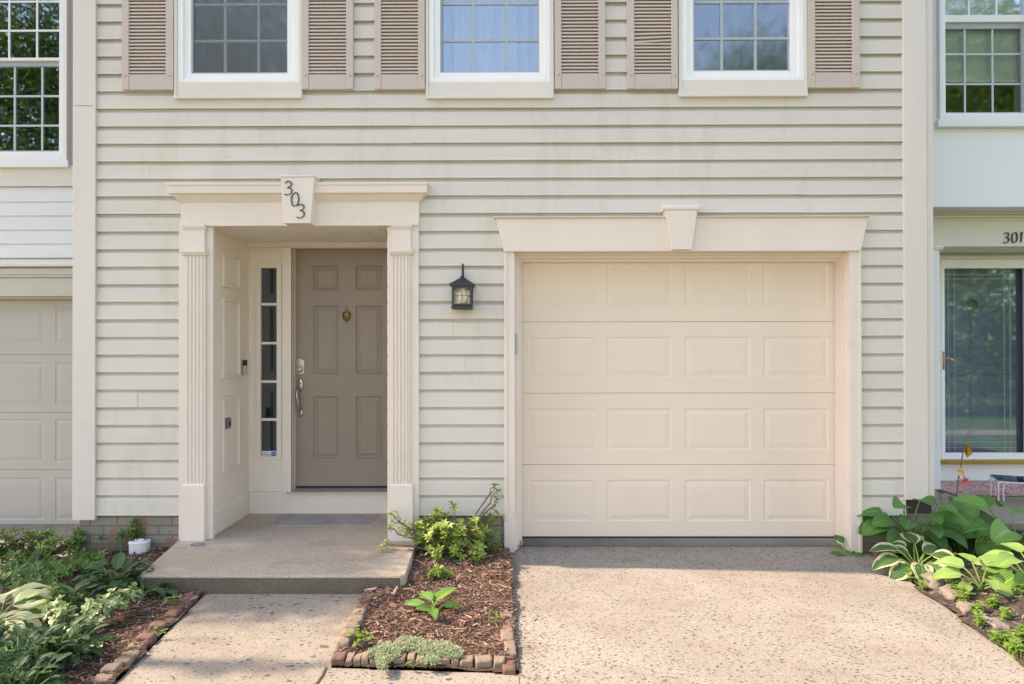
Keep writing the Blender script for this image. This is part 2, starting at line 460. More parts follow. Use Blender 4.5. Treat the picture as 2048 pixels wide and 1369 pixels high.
# ------------------------------------------------------------------ mesh helpers
class M:
    def __init__(s):
        s.v = []; s.f = []; s.r = []; s.uv = []; s.sm = []
    def face(s, pts, r=0.5, uv=None):
        i = len(s.v)
        s.v.extend(Vector(p) for p in pts)
        s.f.append(tuple(range(i, i + len(pts))))
        s.r.append(r); s.uv.append(uv)
    def idx(s, verts, faces, r=0.5, uvs=None):
        i = len(s.v)
        s.v.extend(Vector(p) for p in verts)
        for k, f in enumerate(faces):
            s.f.append(tuple(i + j for j in f))
            s.r.append(r)
            s.uv.append([uvs[j] for j in f] if uvs else None)
    def box(s, x0, x1, y0, y1, z0, z1, r=0.5):
        if x0 > x1: x0, x1 = x1, x0
        if y0 > y1: y0, y1 = y1, y0
        if z0 > z1: z0, z1 = z1, z0
        s.idx([(x0, y0, z0), (x1, y0, z0), (x1, y1, z0), (x0, y1, z0), (x0, y0, z1), (x1, y0, z1), (x1, y1, z1), (x0, y1, z1)],
              [(0, 3, 2, 1), (4, 5, 6, 7), (0, 1, 5, 4), (1, 2, 6, 5), (2, 3, 7, 6), (3, 0, 4, 7)], r)
        return s
    def loft(s, rings, closed=True, cap=True, r=0.5):
        n = len(rings[0]); vs = [p for q in rings for p in q]; fs = []
        for a in range(len(rings) - 1):
            for k in range(n if closed else n - 1):
                k2 = (k + 1) % n
                fs.append((a * n + k, a * n + k2, (a + 1) * n + k2, (a + 1) * n + k))
        if cap and closed:
            fs.append(tuple(range(n - 1, -1, -1)))
            fs.append(tuple((len(rings) - 1) * n + k for k in range(n)))
        s.idx(vs, fs, r)
        return s
    def prismx(s, prof, x0, x1):
        return s.loft([[(x0, y, z) for y, z in prof], [(x1, y, z) for y, z in prof]])
    def prismy(s, poly, y0, y1):
        return s.loft([[(x, y0, z) for x, z in poly], [(x, y1, z) for x, z in poly]])
    def prismz(s, poly, z0, z1):
        return s.loft([[(x, y, z0) for x, y in poly], [(x, y, z1) for x, y in poly]])
    def tube(s, pts, radii, n=6, cap=True, r=0.5):
        pts = [Vector(p) for p in pts]
        if isinstance(radii, (int, float)): radii = [radii] * len(pts)
        rings = []
        up = Vector((0.31, 0.42, 0.85))
        for i, p in enumerate(pts):
            d = (pts[min(i + 1, len(pts) - 1)] - pts[max(i - 1, 0)]).normalized()
            a = d.cross(up)
            if a.length < 1e-4: a = d.cross(Vector((1, 0, 0)))
            a.normalize(); b = d.cross(a)
            rings.append([p + (a * math.cos(2 * math.pi * k / n) + b * math.sin(2 * math.pi * k / n)) * radii[i] for k in range(n)])
        return s.loft(rings, True, cap, r)
    def lathe(s, prof, c, n=20, axis='z', sy=1.0):
        rings = []
        for rr, h in prof:
            q = []
            for k in range(n):
                a = 2 * math.pi * k / n
                if axis == 'z': q.append((c[0] + rr * math.cos(a), c[1] + rr * math.sin(a) * sy, c[2] + h))
                else: q.append((c[0] + rr * math.cos(a), c[1] - h, c[2] + rr * math.sin(a) * sy))
            rings.append(q)
        return s.loft(rings)
    def frame(s, x0, x1, z0, z1, t, y0, y1, tb=None, tt=None):
        tb = t if tb is None else tb; tt = t if tt is None else tt
        s.box(x0, x0 + t, y0, y1, z0, z1); s.box(x1 - t, x1, y0, y1, z0, z1)
        s.box(x0 + t, x1 - t, y0, y1, z0, z0 + tb); s.box(x0 + t, x1 - t, y0, y1, z1 - tt, z1)
        return s
    def grid_with_holes(s, x0, x1, z0, z1, holes, y):
        xs = sorted({x0, x1, *[h[0] for h in holes], *[h[1] for h in holes]}); zs = sorted({z0, z1, *[h[2] for h in holes], *[h[3] for h in holes]})
        for a, b in zip(xs, xs[1:]):
            for c, d in zip(zs, zs[1:]):
                mx, mz = (a + b) / 2, (c + d) / 2
                if any(h[0] < mx < h[1] and h[2] < mz < h[3] for h in holes): continue
                s.face([(a, y, c), (b, y, c), (b, y, d), (a, y, d)])
        return s
    def rings(s, x0, x1, z0, z1, y, prof):
        """raised panel: prof = [(inset, depth into wall)], first (0, 0)"""
        q = []
        for i, d in prof:
            q.append([(x0 + i, y + d, z0 + i), (x1 - i, y + d, z0 + i), (x1 - i, y + d, z1 - i), (x0 + i, y + d, z1 - i)])
        for a, b in zip(q, q[1:]):
            for k in range(4):
                k2 = (k + 1) % 4
                s.face([a[k], a[k2], b[k2], b[k]])
        s.face(q[-1])
        return s
    def wall(s, x0, x1, z0, z1, holes, y0, y1):
        xs = sorted({x0, x1, *[max(x0, min(x1, h[i])) for h in holes for i in (0, 1)]}); zs = sorted({z0, z1, *[max(z0, min(z1, h[i])) for h in holes for i in (2, 3)]})
        for c, d in zip(zs, zs[1:]):
            run = None
            for a, b in zip(xs, xs[1:]):
                mx, mz = (a + b) / 2, (c + d) / 2
                hole = any(h[0] < mx < h[1] and h[2] < mz < h[3] for h in holes)
                if hole:
                    if run: s.box(run[0], run[1], y0, y1, c, d)
                    run = None
                else: run = (run[0], b) if run else (a, b)
            if run: s.box(run[0], run[1], y0, y1, c, d)
        return s

ORG = {}
def place(o, parent):
    COL.objects.link(o)
    if parent is not None: o.parent = parent
    return o
def root(name, loc, label, cat, group=None, kind=None):
    o = bpy.data.objects.new(name, None)
    o.empty_display_size = 0.1
    o.location = loc
    COL.objects.link(o)
    ORG[o.name] = Vector(loc)
    tag(o, label, cat, group, kind)
    return o
def sub(name, parent):
    o = bpy.data.objects.new(name, None)
    o.empty_display_size = 0.05
    place(o, parent)
    ORG[o.name] = ORG[parent.name]
    return o
def tag(o, label, cat=None, group=None, kind=None):
    if label: o["label"] = label
    if cat: o["category"] = cat
    if group: o["group"] = group
    if kind: o["kind"] = kind
    return o
def build(m, name, mat, parent=None, smooth=False, bevel=0.0, origin=None, seg=2, weld=False, solid=0.0, autosmooth=None):
    if parent is not None: org = ORG[parent.name]
    elif origin is not None: org = Vector(origin)
    else:
        xs = [p.x for p in m.v]; ys = [p.y for p in m.v]; zs = [p.z for p in m.v]
        org = Vector(((min(xs) + max(xs)) / 2, (min(ys) + max(ys)) / 2, min(zs)))
    me = bpy.data.meshes.new(name)
    me.from_pydata([tuple(p - org) for p in m.v], [], m.f)
    if any(u for u in m.uv):
        ul = me.uv_layers.new(name="UVMap")
        flat = []
        for f, u in zip(m.f, m.uv):
            for k in range(len(f)): flat.extend(u[k] if u else (0.0, 0.0))
        ul.data.foreach_set("uv", flat)
        a = me.attributes.new("rnd", 'FLOAT', 'FACE')
        a.data.foreach_set("value", m.r)
    elif len(set(m.r)) > 1:
        a = me.attributes.new("rnd", 'FLOAT', 'FACE')
        a.data.foreach_set("value", m.r)
    if not any(u for u in m.uv) and len(m.f) < 60000 and not len(set(m.r)) > 1:
        bm = bmesh.new(); bm.from_mesh(me)
        if weld: bmesh.ops.remove_doubles(bm, verts=bm.verts, dist=1e-5)
        bmesh.ops.recalc_face_normals(bm, faces=bm.faces)
        bm.to_mesh(me); bm.free()
    if smooth: me.polygons.foreach_set("use_smooth", [True] * len(me.polygons))
    me.materials.append(mat)
    o = bpy.data.objects.new(name, me)
    if parent is None: o.location = org
    place(o, parent)
    ORG[o.name] = org
    if solid:
        md = o.modifiers.new("thick", 'SOLIDIFY'); md.thickness = solid
    if bevel:
        md = o.modifiers.new("bevel", 'BEVEL'); md.width = bevel; md.segments = seg; md.limit_method = 'ANGLE'; md.angle_limit = RAD(40)
    return o
def struct(m, name, mat, label, cat, **kw):
    return tag(build(m, name, mat, None, **kw), label, cat, None, 'structure')

def catmull(pts, n=8, closed=False):
    pts = [Vector(p) for p in pts]; out = []; L = len(pts)
    for i in range(L if closed else L - 1):
        g = lambda k: pts[k % L] if closed else pts[max(0, min(L - 1, k))]
        p0, p1, p2, p3 = g(i - 1), g(i), g(i + 1), g(i + 2)
        for k in range(n):
            t = k / n
            out.append(0.5 * (2 * p1 + (p2 - p0) * t + (2 * p0 - 5 * p1 + 4 * p2 - p3) * t * t + (3 * p1 - p0 - 3 * p2 + p3) * t ** 3))
    if not closed: out.append(pts[-1])
    return out
GLYPH = {'3': ([(0.16, 0.86), (0.36, 0.99), (0.70, 0.95), (0.80, 0.76), (0.62, 0.60), (0.40, 0.54), (0.70, 0.47), (0.84, 0.28), (0.70, 0.08), (0.38, -0.02), (0.04, 0.03)], False),
         '0': ([(0.52, 1.0), (0.20, 0.82), (0.10, 0.45), (0.22, 0.08), (0.48, 0.0), (0.80, 0.18), (0.90, 0.55), (0.78, 0.92)], True),
         '1': ([(0.22, 0.78), (0.42, 0.86), (0.60, 1.0), (0.54, 0.70), (0.46, 0.35), (0.38, 0.0)], False)}
def digit(ch, cx, cz, h, wd, y0, y1, parent, name='house_number_digit'):
    pts, closed = GLYPH[ch]
    q = [Vector((cx + (p.x - 0.5) * wd, 0, cz + (p.y - 0.5) * h)) for p in catmull([(a, b, 0) for a, b in pts], 7, closed)]
    n = len(q); A = []; B = []
    for i in range(n):
        d = (q[(i + 1) % n] - q[i - 1]) if closed else (q[min(i + 1, n - 1)] - q[max(i - 1, 0)])
        d.normalize()
        nn = Vector((-d.z, 0, d.x))
        wv = h * (0.034 + 0.066 * abs(d.dot(Vector((0.45, 0, -0.9)))))
        if not closed and (i < 3 or i > n - 4): wv *= 0.8
        A.append(q[i] + nn * wv * 0.5); B.append(q[i] - nn * wv * 0.5)
    m = M()
    rings = [[(a.x, y0, a.z), (b.x, y0, b.z), (b.x, y1, b.z), (a.x, y1, a.z)] for a, b in zip(A, B)]
    if closed: rings.append(rings[0])
    m.loft(rings, True, not closed)
    return build(m, name, MT['digit'], parent)

# ================================================================== setting
drive_z = 0.0
YG = 0.20            # garage door plane
YB = 0.74            # back wall of the entry recess
# one ground sheet to the horizon
m = M(); m.face([(-300, -300, -0.24), (300, -300, -0.24), (300, 300, -0.24), (-300, 300, -0.24)])
struct(m, "ground", MT['lawn'], "grassy ground around the row of townhouses", "ground", origin=(0, 0, -0.24))
GZ = 0.0
dl_far, dl_near = G(1019, 1094).x, G(1040, 1369).x
dr_far, dr_near = G(1722, 1092), G(2048, 1328)
# driveway: near edge beyond the camera
def ext(a, b, y):
    t = (y - a.y) / (b.y - a.y)
    return a.x + (b.x - a.x) * t
m = M()
A, B = G(1019, 1094), G(1040, 1369)
YF = 0.16
yn = -8.0
m.prismz([(ext(A, B, YF), YF), (ext(A, B, yn), yn), (ext(dr_far, dr_near, yn), yn), (ext(dr_far, dr_near, YF), YF)], -0.12, 0.0)
struct(m, "driveway", MT['drive'], "pale exposed aggregate concrete driveway leading to the beige garage door", "driveway", origin=(1, -2, 0))
# walk from the stoop, running on below the mulch bed to the driveway edge
pl0, pl1 = G(412, 1186), G(234, 1363)
pr0 = G(733, 1178); pr1 = G(661, 1334); pr2 = G(1024, 1346)
m = M()
poly = [(ext(pl0, pl1, -0.79), -0.79), (ext(pl0, pl1, yn), yn), (ext(A, B, yn) - 0.003, yn), (ext(A, B, pr2.y) - 0.003, pr2.y), (pr1.x, pr1.y), (ext(pr0, pr1, -0.79), -0.79)]
m.prismz(poly, -0.12, -0.004)
struct(m, "path", MT['path'], "speckled concrete walk leading up to the entry stoop", "path", origin=(-1.5, -2, 0))
# joint of the walk at the bed's corner: a crack filled with dirt
m = M(); c0, c1 = G(655, 1334, -0.002), G(632, 1369, -0.002); c2 = G(560, 1480, -0.002)
pts = [c0 + (c2 - c0) * t + Vector((random.uniform(-.012, .012), random.uniform(-.01, .01), 0)) for t in (0, .12, .25, .4, .55, .75, 1)]
for a, b in zip(pts, pts[1:]):
    w_ = 0.006
    m.face([(a.x - w_, a.y, -0.001), (a.x + w_, a.y, -0.001), (b.x + w_, b.y, -0.001), (b.x - w_, b.y, -0.001)])
struct(m, "path_crack", MT['soil_dark'], "dirt filled crack across the concrete walk below the mulch bed", "crack", origin=(c0.x, c0.y, -0.001))
# garage floor lip
m = M()
zlip = 0.030
xa, xb = PX(1019, YF), PX(1700, YF)
prof = [(0.158, -0.05), (0.154, 0.012), (0.160, zlip), (0.195, zlip + 0.022), (1.2, zlip + 0.024), (1.2, -0.05)]
m.prismx(prof, xa, xb)
struct(m, "garage_floor", MT['slab'], "grey concrete lip of the garage floor under the beige door", "floor", bevel=0.006)

# neighbouring driveway (slopes down towards its garage)
m = M()
m.prismx([(1.7, -0.16), (1.7, -0.30), (-8, -0.20), (-8, -0.02), (-2.4, -0.05)], -9.0, -3.35)
struct(m, "neighbour_driveway", MT['drive'], "shaded concrete driveway of the neighbour beyond the azalea", "driveway", origin=(-5, -1, -0.16))

# unseen pale paving, added to bounce sunlight onto the row
m = M(); m.face([(-30, -13.5, -.13), (4.6, -13.5, -.13), (4.6, -7.9, -.13), (-30, -7.9, -.13)])
struct(m, "bounce_paving", MT['drive'], "unseen pale paving added to bounce light onto the townhouses", "bounce surface", origin=(-8, -10, -.13))

def hz(x, y, amp=0.018, s=6.0, seed=0.0):
    return noise.noise(Vector((x * s + seed, y * s, seed))) * amp
def bed(poly_fn, x0, x1, y0, y1, zf, step=0.05, base=-0.03):
    m = M(); m.face([(x0, y0, base), (x1, y0, base), (x1, y1, base), (x0, y1, base)]); nx = int((x1 - x0) / step) + 1; ny = int((y1 - y0) / step) + 1
    idx = {}
    vs = []; fs = []
    for i in range(nx + 1):
        for j in range(ny + 1):
            x = x0 + (x1 - x0) * i / nx; y = y0 + (y1 - y0) * j / ny
            idx[i, j] = len(vs); vs.append((x, y, zf(x, y)))
    for i in range(nx):
        for j in range(ny):
            cx = x0 + (x1 - x0) * (i + .5) / nx; cy = y0 + (y1 - y0) * (j + .5) / ny
            if poly_fn(cx, cy): fs.append((idx[i, j], idx[i + 1, j], idx[i + 1, j + 1], idx[i, j + 1]))
    m.idx(vs, fs)
    return m
# middle bed outline
ML0, ML1 = G(822, 1105), G(664, 1330)      # its west edge: stoop side, then bricks
def mid_in(x, y):
    if y > 0.02 or y < pr1.y + (pr2.y - pr1.y) * (x - pr1.x) / (pr2.x - pr1.x) or x > ext(A, B, y) - 0.005: return False
    if y > -0.80: return x > -0.70
    return x > ext(pr0, pr1, y) + 0.01
def mid_chip(x, y):
    return mid_in(x, y) and mid_in(x, y - .085)
def mid_z(x, y):
    return 0.012 + 0.040 * min(1, max(0, (y + 1.7) / 1.4)) + hz(x, y, 0.016, 7)
struct(bed(mid_in, -1.25, 0.05, -1.86, 0.05, mid_z, 0.02), "mulch_bed", MT['soil'], "bark mulch bed between the stoop and the driveway", "flower bed", smooth=True)
def left_in(x, y):
    return y < 0.03 and x < (ext(pl0, pl1, y) - 0.01 if y < -0.80 else ext(G(361, 1072, .1), G(275, 1123, .1), y) + 0.05) and y > -3.2
def left_z(x, y):
    e = ext(pl0, pl1, min(y, -0.4))
    d = max(0.0, e - x)
    return 0.012 + 0.05 * min(1, max(0, (y + .5) / .5)) - 0.05 * min(1.0, d / 1.2) + hz(x, y, 0.018, 6, 3.1) - (0.12 * max(0, min(1, (-3.1 - x) / 0.5)))
struct(bed(left_in, -4.3, -1.0, -3.2, 0.05, left_z, 0.05, -0.23), "planting_bed", MT['soil'], "mulched planting bed full of shrubs beside the concrete walk", "flower bed", smooth=True)
def right_in(x, y):
    return x > ext(dr_far, dr_near, y) - 0.02 and y < 0.35 and y > -3
def right_z(x, y):
    return 0.02 + 0.05 * min(1, max(0, (x - ext(dr_far, dr_near, y)) / 0.8)) + hz(x, y, 0.022, 6, 7.7)
struct(bed(right_in, 2.3, 6.5, -3.0, 0.36, right_z, 0.05), "hosta_bed", MT['soil_dark'], "dark soil bed of hostas beside the driveway", "flower bed", smooth=True)

def chips(m, n, area, inside, zf, lmin, lmax, lift=0.012):
    k = 0
    while k < n:
        x = random.uniform(area[0], area[1]); y = random.uniform(area[2], area[3])
        if not inside(x, y): continue
        k += 1
        L = random.uniform(lmin, lmax) * (0.5 + random.random() ** 2 * 1.1); W = L * random.uniform(0.12, 0.32); T = W * random.uniform(0.25, 0.6)
        a = random.uniform(0, math.pi); e = random.gauss(0, 0.22)
        d = Vector((math.cos(a) * math.cos(e), math.sin(a) * math.cos(e), math.sin(e)))
        sdv = Vector((-math.sin(a), math.cos(a), random.gauss(0, 0.3))).normalized()
        up = d.cross(sdv).normalized()
        c = Vector((x, y, zf(x, y) + random.uniform(0.0, lift)))
        q = []
        for (p, w1) in ((-0.5, random.uniform(.4, 1)), (0.5, random.uniform(.2, .9))):
            off = sdv * random.uniform(-.3, .3) * W
            for (sa, ta) in ((-1, -1), (1, -1), (0.7, 1), (-0.7, 1)):
                q.append(c + d * L * p + off + sdv * sa * W * 0.5 * w1 + up * ta * T * 0.5)
        m.idx(q, [(0, 1, 5, 4), (1, 2, 6, 5), (2, 3, 7, 6), (3, 0, 4, 7), (3, 2, 1, 0), (4, 5, 6, 7)], random.random() ** 1.3)
m = M(); chips(m, 15000, (-1.25, 0.05, -1.85, 0.02), mid_chip, mid_z, 0.009, 0.034)
chips(m, 60, (-1.0, 0.0, -1.65, -0.1), mid_chip, mid_z, 0.04, 0.075, 0.02)
tag(build(m, "mulch", MT['mulch'], origin=(-0.5, -0.8, 0)), "shredded reddish bark mulch between the stoop and the driveway", "mulch", None, "stuff")
m = M(); chips(m, 12000, (-3.4, -1.0, -2.2, 0.02), left_in, left_z, 0.009, 0.036)
chips(m, 40, (-3.0, -1.0, -2.2, 0.0), left_in, left_z, 0.04, 0.07, 0.02)
tag(build(m, "mulch", MT['mulch'], origin=(-2.2, -1, 0)), "reddish bark mulch under the shrubs beside the walk", "mulch", None, "stuff")
m = M(); chips(m, 9500, (2.3, 4.2, -2.2, 0.3), right_in, right_z, 0.010, 0.034)
tag(build(m, "mulch", MT['mulch_dark'], origin=(3, -1, 0)), "dark weathered mulch under the hostas beside the driveway", "mulch", None, "stuff")

# ================================================================== stoop
sx0, sx1 = PX(274, -0.80, 1130), PX(811, -0.80, 1151)
yst = -0.805
zst = P(600, 1151, yst).z
bx0, bx1 = PX(358, -0.02, 1076), PX(836, -0.02, 1076)
m = M()
poly = [(bx0 + 0.0, 0.0), (sx0 + 0.02, yst + 0.0), (sx1, yst), (bx1, 0.0), (-0.935, 0.0), (-0.935, YB), (-2.235, YB), (-2.235, 0.0)]
poly = [(bx0, 0.0), (sx0, yst + 0.04), (sx0 + 0.04, yst), (sx1 - 0.03, yst), (sx1, yst + 0.03), (bx1, 0.0), (-0.935, 0.0), (-0.935, YB + .02), (-2.258, YB + .02), (-2.258, 0.0)]
m.prismz(poly, -0.1, zst)
stoop = root("stoop", (-1.6, -0.4, 0), "low concrete entry stoop before the taupe front door", "stoop")
build(m, "landing", MT['stoop'], stoop, bevel=0.012, seg=3)
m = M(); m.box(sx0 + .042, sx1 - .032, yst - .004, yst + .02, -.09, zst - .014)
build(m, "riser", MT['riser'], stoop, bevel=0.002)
# worn mat mark: a thin skim patch of smoother concrete by the door
m = M()
a = [G(552, 1030, zst), G(548, 1052, zst), G(735, 1050, zst), G(760, 1031, zst)]
m.prismz([(p.x, p.y) for p in a], zst - 0.01, zst + 0.004)
build(m, "mortar_skim", mk("skim_concrete", (0.36, 0.34, 0.33), 0.9, 0.12, 8, 0.4, 90, 0.002, dirt=(0.24, 0.22, 0.2), dirt_amt=0.6, dirt_scale=6, dirt_lo=0.5), stoop, bevel=0.003)
# drain lid
c = G(394, 1091, zst)
lid = root("drain_cover", (c.x, c.y, zst), "small round grey metal cover set in the stoop beside the pilaster", "cover")
m = M(); m.lathe([(0.055, -0.004), (0.055, 0.003), (0.050, 0.005)], (c.x, c.y, zst), 28)
build(m, "rim", MT['alu'], lid)
m = M(); m.lathe([(0.047, 0.0), (0.047, 0.0062), (0.012, 0.0062), (0.010, 0.0045), (0.001, 0.0045)], (c.x, c.y, zst), 28)
build(m, "lid", mk("zinc_lid", (0.20, 0.215, 0.22), 0.5, 0.25, 40, metal=0.5), lid)

# ================================================================== townhouse
house = root("townhouse", (0, 0, 0), "pale sage sided townhouse with taupe door, beige garage door and pinkish shutters", "townhouse")
HX0, HX1 = PX(146, 0.0), PX(1868, 0.0)
SX0, SX1 = PX(190, -0.01), PX(1809, -0.01)
TOP = 7.6
# openings
EX0, EX1 = -2.238, -0.93
EZ1 = 2.40
GX0, GX1 = PX(1030, -0.02), PX(1700, -0.02)
GZ1 = PZ(503, -0.02)
WIN = []
for gl, gr, cl, cr, gb, cb, mv, mh in ((383, 577, 347.5, 603.5, 148, 197, (449.5, 516.5), (8, 81)), (880.5, 1079, 851, 1107.5, 146, 197, (946, 1013), (6, 80)), (1386, 1585, 1357.5, 1615.5, 143, 193, (1444, 1511.5), (3, 76))):
    Yc = -0.045
    WIN.append(dict(c0=PX(cl, Yc, 100), c1=PX(cr, Yc, 100), cb=P((cl + cr) / 2, cb, Yc).z, g0=PX(gl, -0.01, 100), g1=PX(gr, -0.01, 100), gb=P((gl + gr) / 2, gb, -0.01).z,
                    mv=[PX(x, 0.0, 100) for x in mv], mh=[P((gl + gr) / 2, y, 0.0).z for y in mh]))
WTOP = 5.1
holes = [(EX0, EX1, -1, EZ1), (GX0, GX1, -1, GZ1)] + [(d['c0'] + 0.03, d['c1'] - 0.03, d['cb'] + 0.05, WTOP) for d in WIN]
# shell
m = M()
m.wall(HX0 + 0.01, HX1 - 0.01, 0.25, TOP, holes, 0.022, 0.14)
m.box(HX0 + 0.01, HX0 + 0.15, 0.145, 9, -0.2, TOP); m.box(HX1 - 0.15, HX1 - 0.01, 0.145, 9, -0.2, TOP)
m.box(HX0 + 0.01, HX1 - 0.01, 9.01, 9.15, -0.2, TOP)
m.box(HX0 + 0.16, HX1 - 0.16, 1.3, 8.9, 2.62, 2.75)
m.box(HX0 + 0.16, HX1 - 0.16, 0.145, 1.29, 2.62, 2.75)
build(m, "wall", MT['room'], house)
m = M(); m.prismx([(-0.28, TOP - 0.02), (4.6, TOP + 2.2), (9.4, TOP - 0.02), (9.4, TOP + 0.1), (4.6, TOP + 2.35), (-0.28, TOP + 0.1)], HX0 - 0.05, HX1 + 0.05)
m.box(HX0 + .02, HX1 - .02, 0.02, 9.0, TOP - .03, TOP - .001)
build(m, "roof", mk("asphalt_shingle", (0.07, 0.065, 0.06), 0.95, 0.3, 14, 0.5, 60, 0.01), house)
# siding in courses, each course its own lapped boards
zA, zB = P(1000, 990, -0.016).z, P(1000, 215.9, -0.016).z
PITCH = (zB - zA) / 22.0
zbot = P(600, 1031, -0.016).z
seams = {}
def seam(y0, y1, px):
    for y in range(y0, y1, 35):
        k = round((P(1000, y + 33, -0.016).z - zA) / PITCH)
        seams.setdefault(k, []).append(PX(px, -0.016))
seam(219, 289, 825); seam(185, 200, 1187); seam(289, 340, 1187); seam(358, 400, 1607); seam(602, 640, 905); seam(-100, -40, 1300); seam(8, 60, 1760); seam(254, 289, 520); seam(324, 350, 300); seam(778, 800, 275); seam(708, 730, 930); seam(142, 150, 1240)
m = M()
k = -1
seam_seed = random.Random(3)
while zA + k * PITCH < TOP - 0.2:
    z0 = zA + k * PITCH if k >= 0 else zbot
    zt = zA + (k + 1) * PITCH
    xs = [(SX0, SX1)]
    for h in holes:
        if h[2] < zt - 0.03 and h[3] > z0 + 0.03:
            nx = []
            for a, b in xs:
                if h[0] > a and h[0] < b: nx.append((a, h[0]))
                if h[1] < b and h[1] > a: nx.append((h[1], b))
                if h[1] <= a or h[0] >= b: nx.append((a, b))
            xs = nx
    segs = []
    for a, b in xs:
        cuts = sorted(c for c in seams.get(k, []) if a + 0.1 < c < b - 0.1)
        e = [a] + cuts + [b]
        for i in range(len(e) - 1):
            segs.append((e[i] - (0.02 if i else 0), e[i + 1], -0.003 * (i % 2 == 0) if len(e) > 2 else 0.0))
    for a, b, dy in segs:
        j = seam_seed.uniform(-0.0012, 0.0012)
        prof = [(0.008, z0 + 0.020), (-0.0185, z0 + 0.018), (-0.0200, z0 - 0.001), (-0.0225, z0 + 0.0015), (-0.0225, z0 + 0.006), (-0.0208, z0 + 0.010), (-0.0175, zt - 0.034), (-0.0160, zt - 0.031), (-0.0010, zt - 0.014), (0.0035, zt - 0.011), (0.0035, zt + 0.016), (0.008, zt + 0.016)]
        jz0, jz1 = seam_seed.uniform(-.0014, .0014), seam_seed.uniform(-.0014, .0014)
        n = max(1, int((b - a) / 0.45))
        rings = []
        for q in range(n + 1):
            x = a + (b - a) * q / n
            wob = noise.noise(Vector((x * 0.9, k * 3.7, 0))) * 0.0012
            rings.append([(x, y + dy + j + wob, z + (jz0 + (jz1 - jz0) * q / n if i_ < 7 else 0)) for i_, (y, z) in enumerate(prof)])
        m.loft(rings)
    k += 1
build(m, "siding", MT['siding'], house)
# foundation
m = M()
fz = zbot + 0.004
for fa, fb in ((PX(160, 0.0), EX0 - 0.1), (EX1 + 0.02, GX0 - 0.03), (GX1 + 0.03, HX1)):
    m = M(); m.box(fa, fb, 0.0, 0.12, -0.25, fz); build(m, "foundation", MT['foundation'], house)
# corner boards
for (p0, p1, zb) in ((145.5, 190.5, PZ(1040, -0.03)), (1808.5, 1855, PZ(1000, -0.03))):
    m = M(); zj = PZ(209 if p0 < 1000 else -40, -0.03); m.box(PX(p0, -0.03), PX(p1, -0.03), -0.034, 0.005, zb, zj - .0015); m.box(PX(p0, -0.03) + .0015, PX(p1, -0.03), -0.0355, 0.005, zj + .0015, TOP)
    if p0 > 1000: m.box(PX(p1, -0.02) + 0.001, PX(1868, -0.02), -0.020, 0.30, zb - 0.02, TOP)
    else:
        m.box(PX(p0, -0.03) + 0.003, PX(p0, -0.03) + 0.03, 0.006, 1.24, zb - 0.02, TOP)
        m.box(PX(186.5, -0.03), PX(190.5, -0.03) + 0.004, -0.039, -0.0345, zb + 0.002, TOP)
    build(m, "corner_board", MT['corner'], house, bevel=0.004)

# ---- windows of the upper floor
for i, d in enumerate(WIN):
    wn = sub("window", house)
    c0, c1, cb, g0, g1, gb = d['c0'], d['c1'], d['cb'], d['g0'], d['g1'], d['gb']
    e = 0.022
    m = M()
    m.box(c0, c0 + e, -0.045, 0.004, cb + 0.001, WTOP); m.box(c1 - e, c1, -0.045, 0.004, cb + 0.001, WTOP)   # wrapped casing
    m.box(c0 + e, c1 - e, -0.040, 0.02, cb + 0.018, cb + 0.122)
    m.box(c0 + e * .5, c1 - e * .5, -0.052, 0.004, cb, cb + 0.0175)
    build(m, "casing", MT['sillpaint'], wn, bevel=0.003)
    m = M()                                                                                    # white vinyl frame: stepped
    zf = cb + 0.122
    f0, f1 = c0 + e + 0.001, c1 - e - 0.001
    t1 = (g0 - f0) * 0.45
    m.frame(f0, f1, zf, WTOP, t1, -0.036, 0.05, tb=(gb - zf) * 0.42)
    m.frame(f0 + t1, f1 - t1, zf + (gb - zf) * 0.42, WTOP - 0.03, (g0 - f0) - t1, -0.020, 0.05, tb=(gb - zf) * 0.58)
    build(m, "frame", MT['white'], wn, bevel=0.003)
    m = M(); m.frame(g0, g1, gb, WTOP - 0.1, 0.011, -0.010, 0.0)
    build(m, "screen_frame", MT['grey_alu'], wn)
    m = M(); m.face([(g0, 0.016, gb), (g1, 0.016, gb), (g1, 0.016, WTOP - .05), (g0, 0.016, WTOP - .05)])
    build(m, "pane", MT['glass'], wn)
    m = M(); m.face([(g0 + .01, -0.005, gb), (g1 - .01, -0.005, gb), (g1 - .01, -0.005, WTOP - .1), (g0 + .01, -0.005, WTOP - .1)])
    build(m, "insect_screen", MT['screen'] if i == 0 else MT['screen_fine'], wn)
    m = M()
    for x in d['mv']: m.box(x - 0.0095, x + 0.0095, 0.006, 0.014, gb, WTOP - .1)
    zs = list(d['mh']) + [d['mh'][0] + (d['mh'][0] - d['mh'][1]) * q for q in (1, 2)]
    for z in zs:
        e_ = [g0] + d['mv'] + [g1]
        for a_, b_ in zip(e_, e_[1:]): m.box(a_ + 0.0095, b_ - 0.0095, 0.006, 0.014, z - 0.0085, z + 0.0085)
    build(m, "grille", MT['grille'], wn)
    # what hangs inside
    m = M(); n = 64
    pts = []
    rr = random.Random(i + 5)
    for q in range(n + 1):
        x = g0 - 0.05 + (g1 - g0 + 0.1) * q / n
        pts.append((x, 0.16 + 0.022 * math.sin(q * 0.9 + rr.random()) + 0.012 * math.sin(q * 0.37)))
    for (xa_, ya_), (xb_, yb_) in zip(pts, pts[1:]):
        m.face([(xa_, ya_, gb - .1), (xb_, yb_, gb - .1), (xb_, yb_, WTOP), (xa_, ya_, WTOP)])
    build(m, "curtain", MT['curtain'] if i == 1 else MT['dark_curtain'], wn, smooth=True)

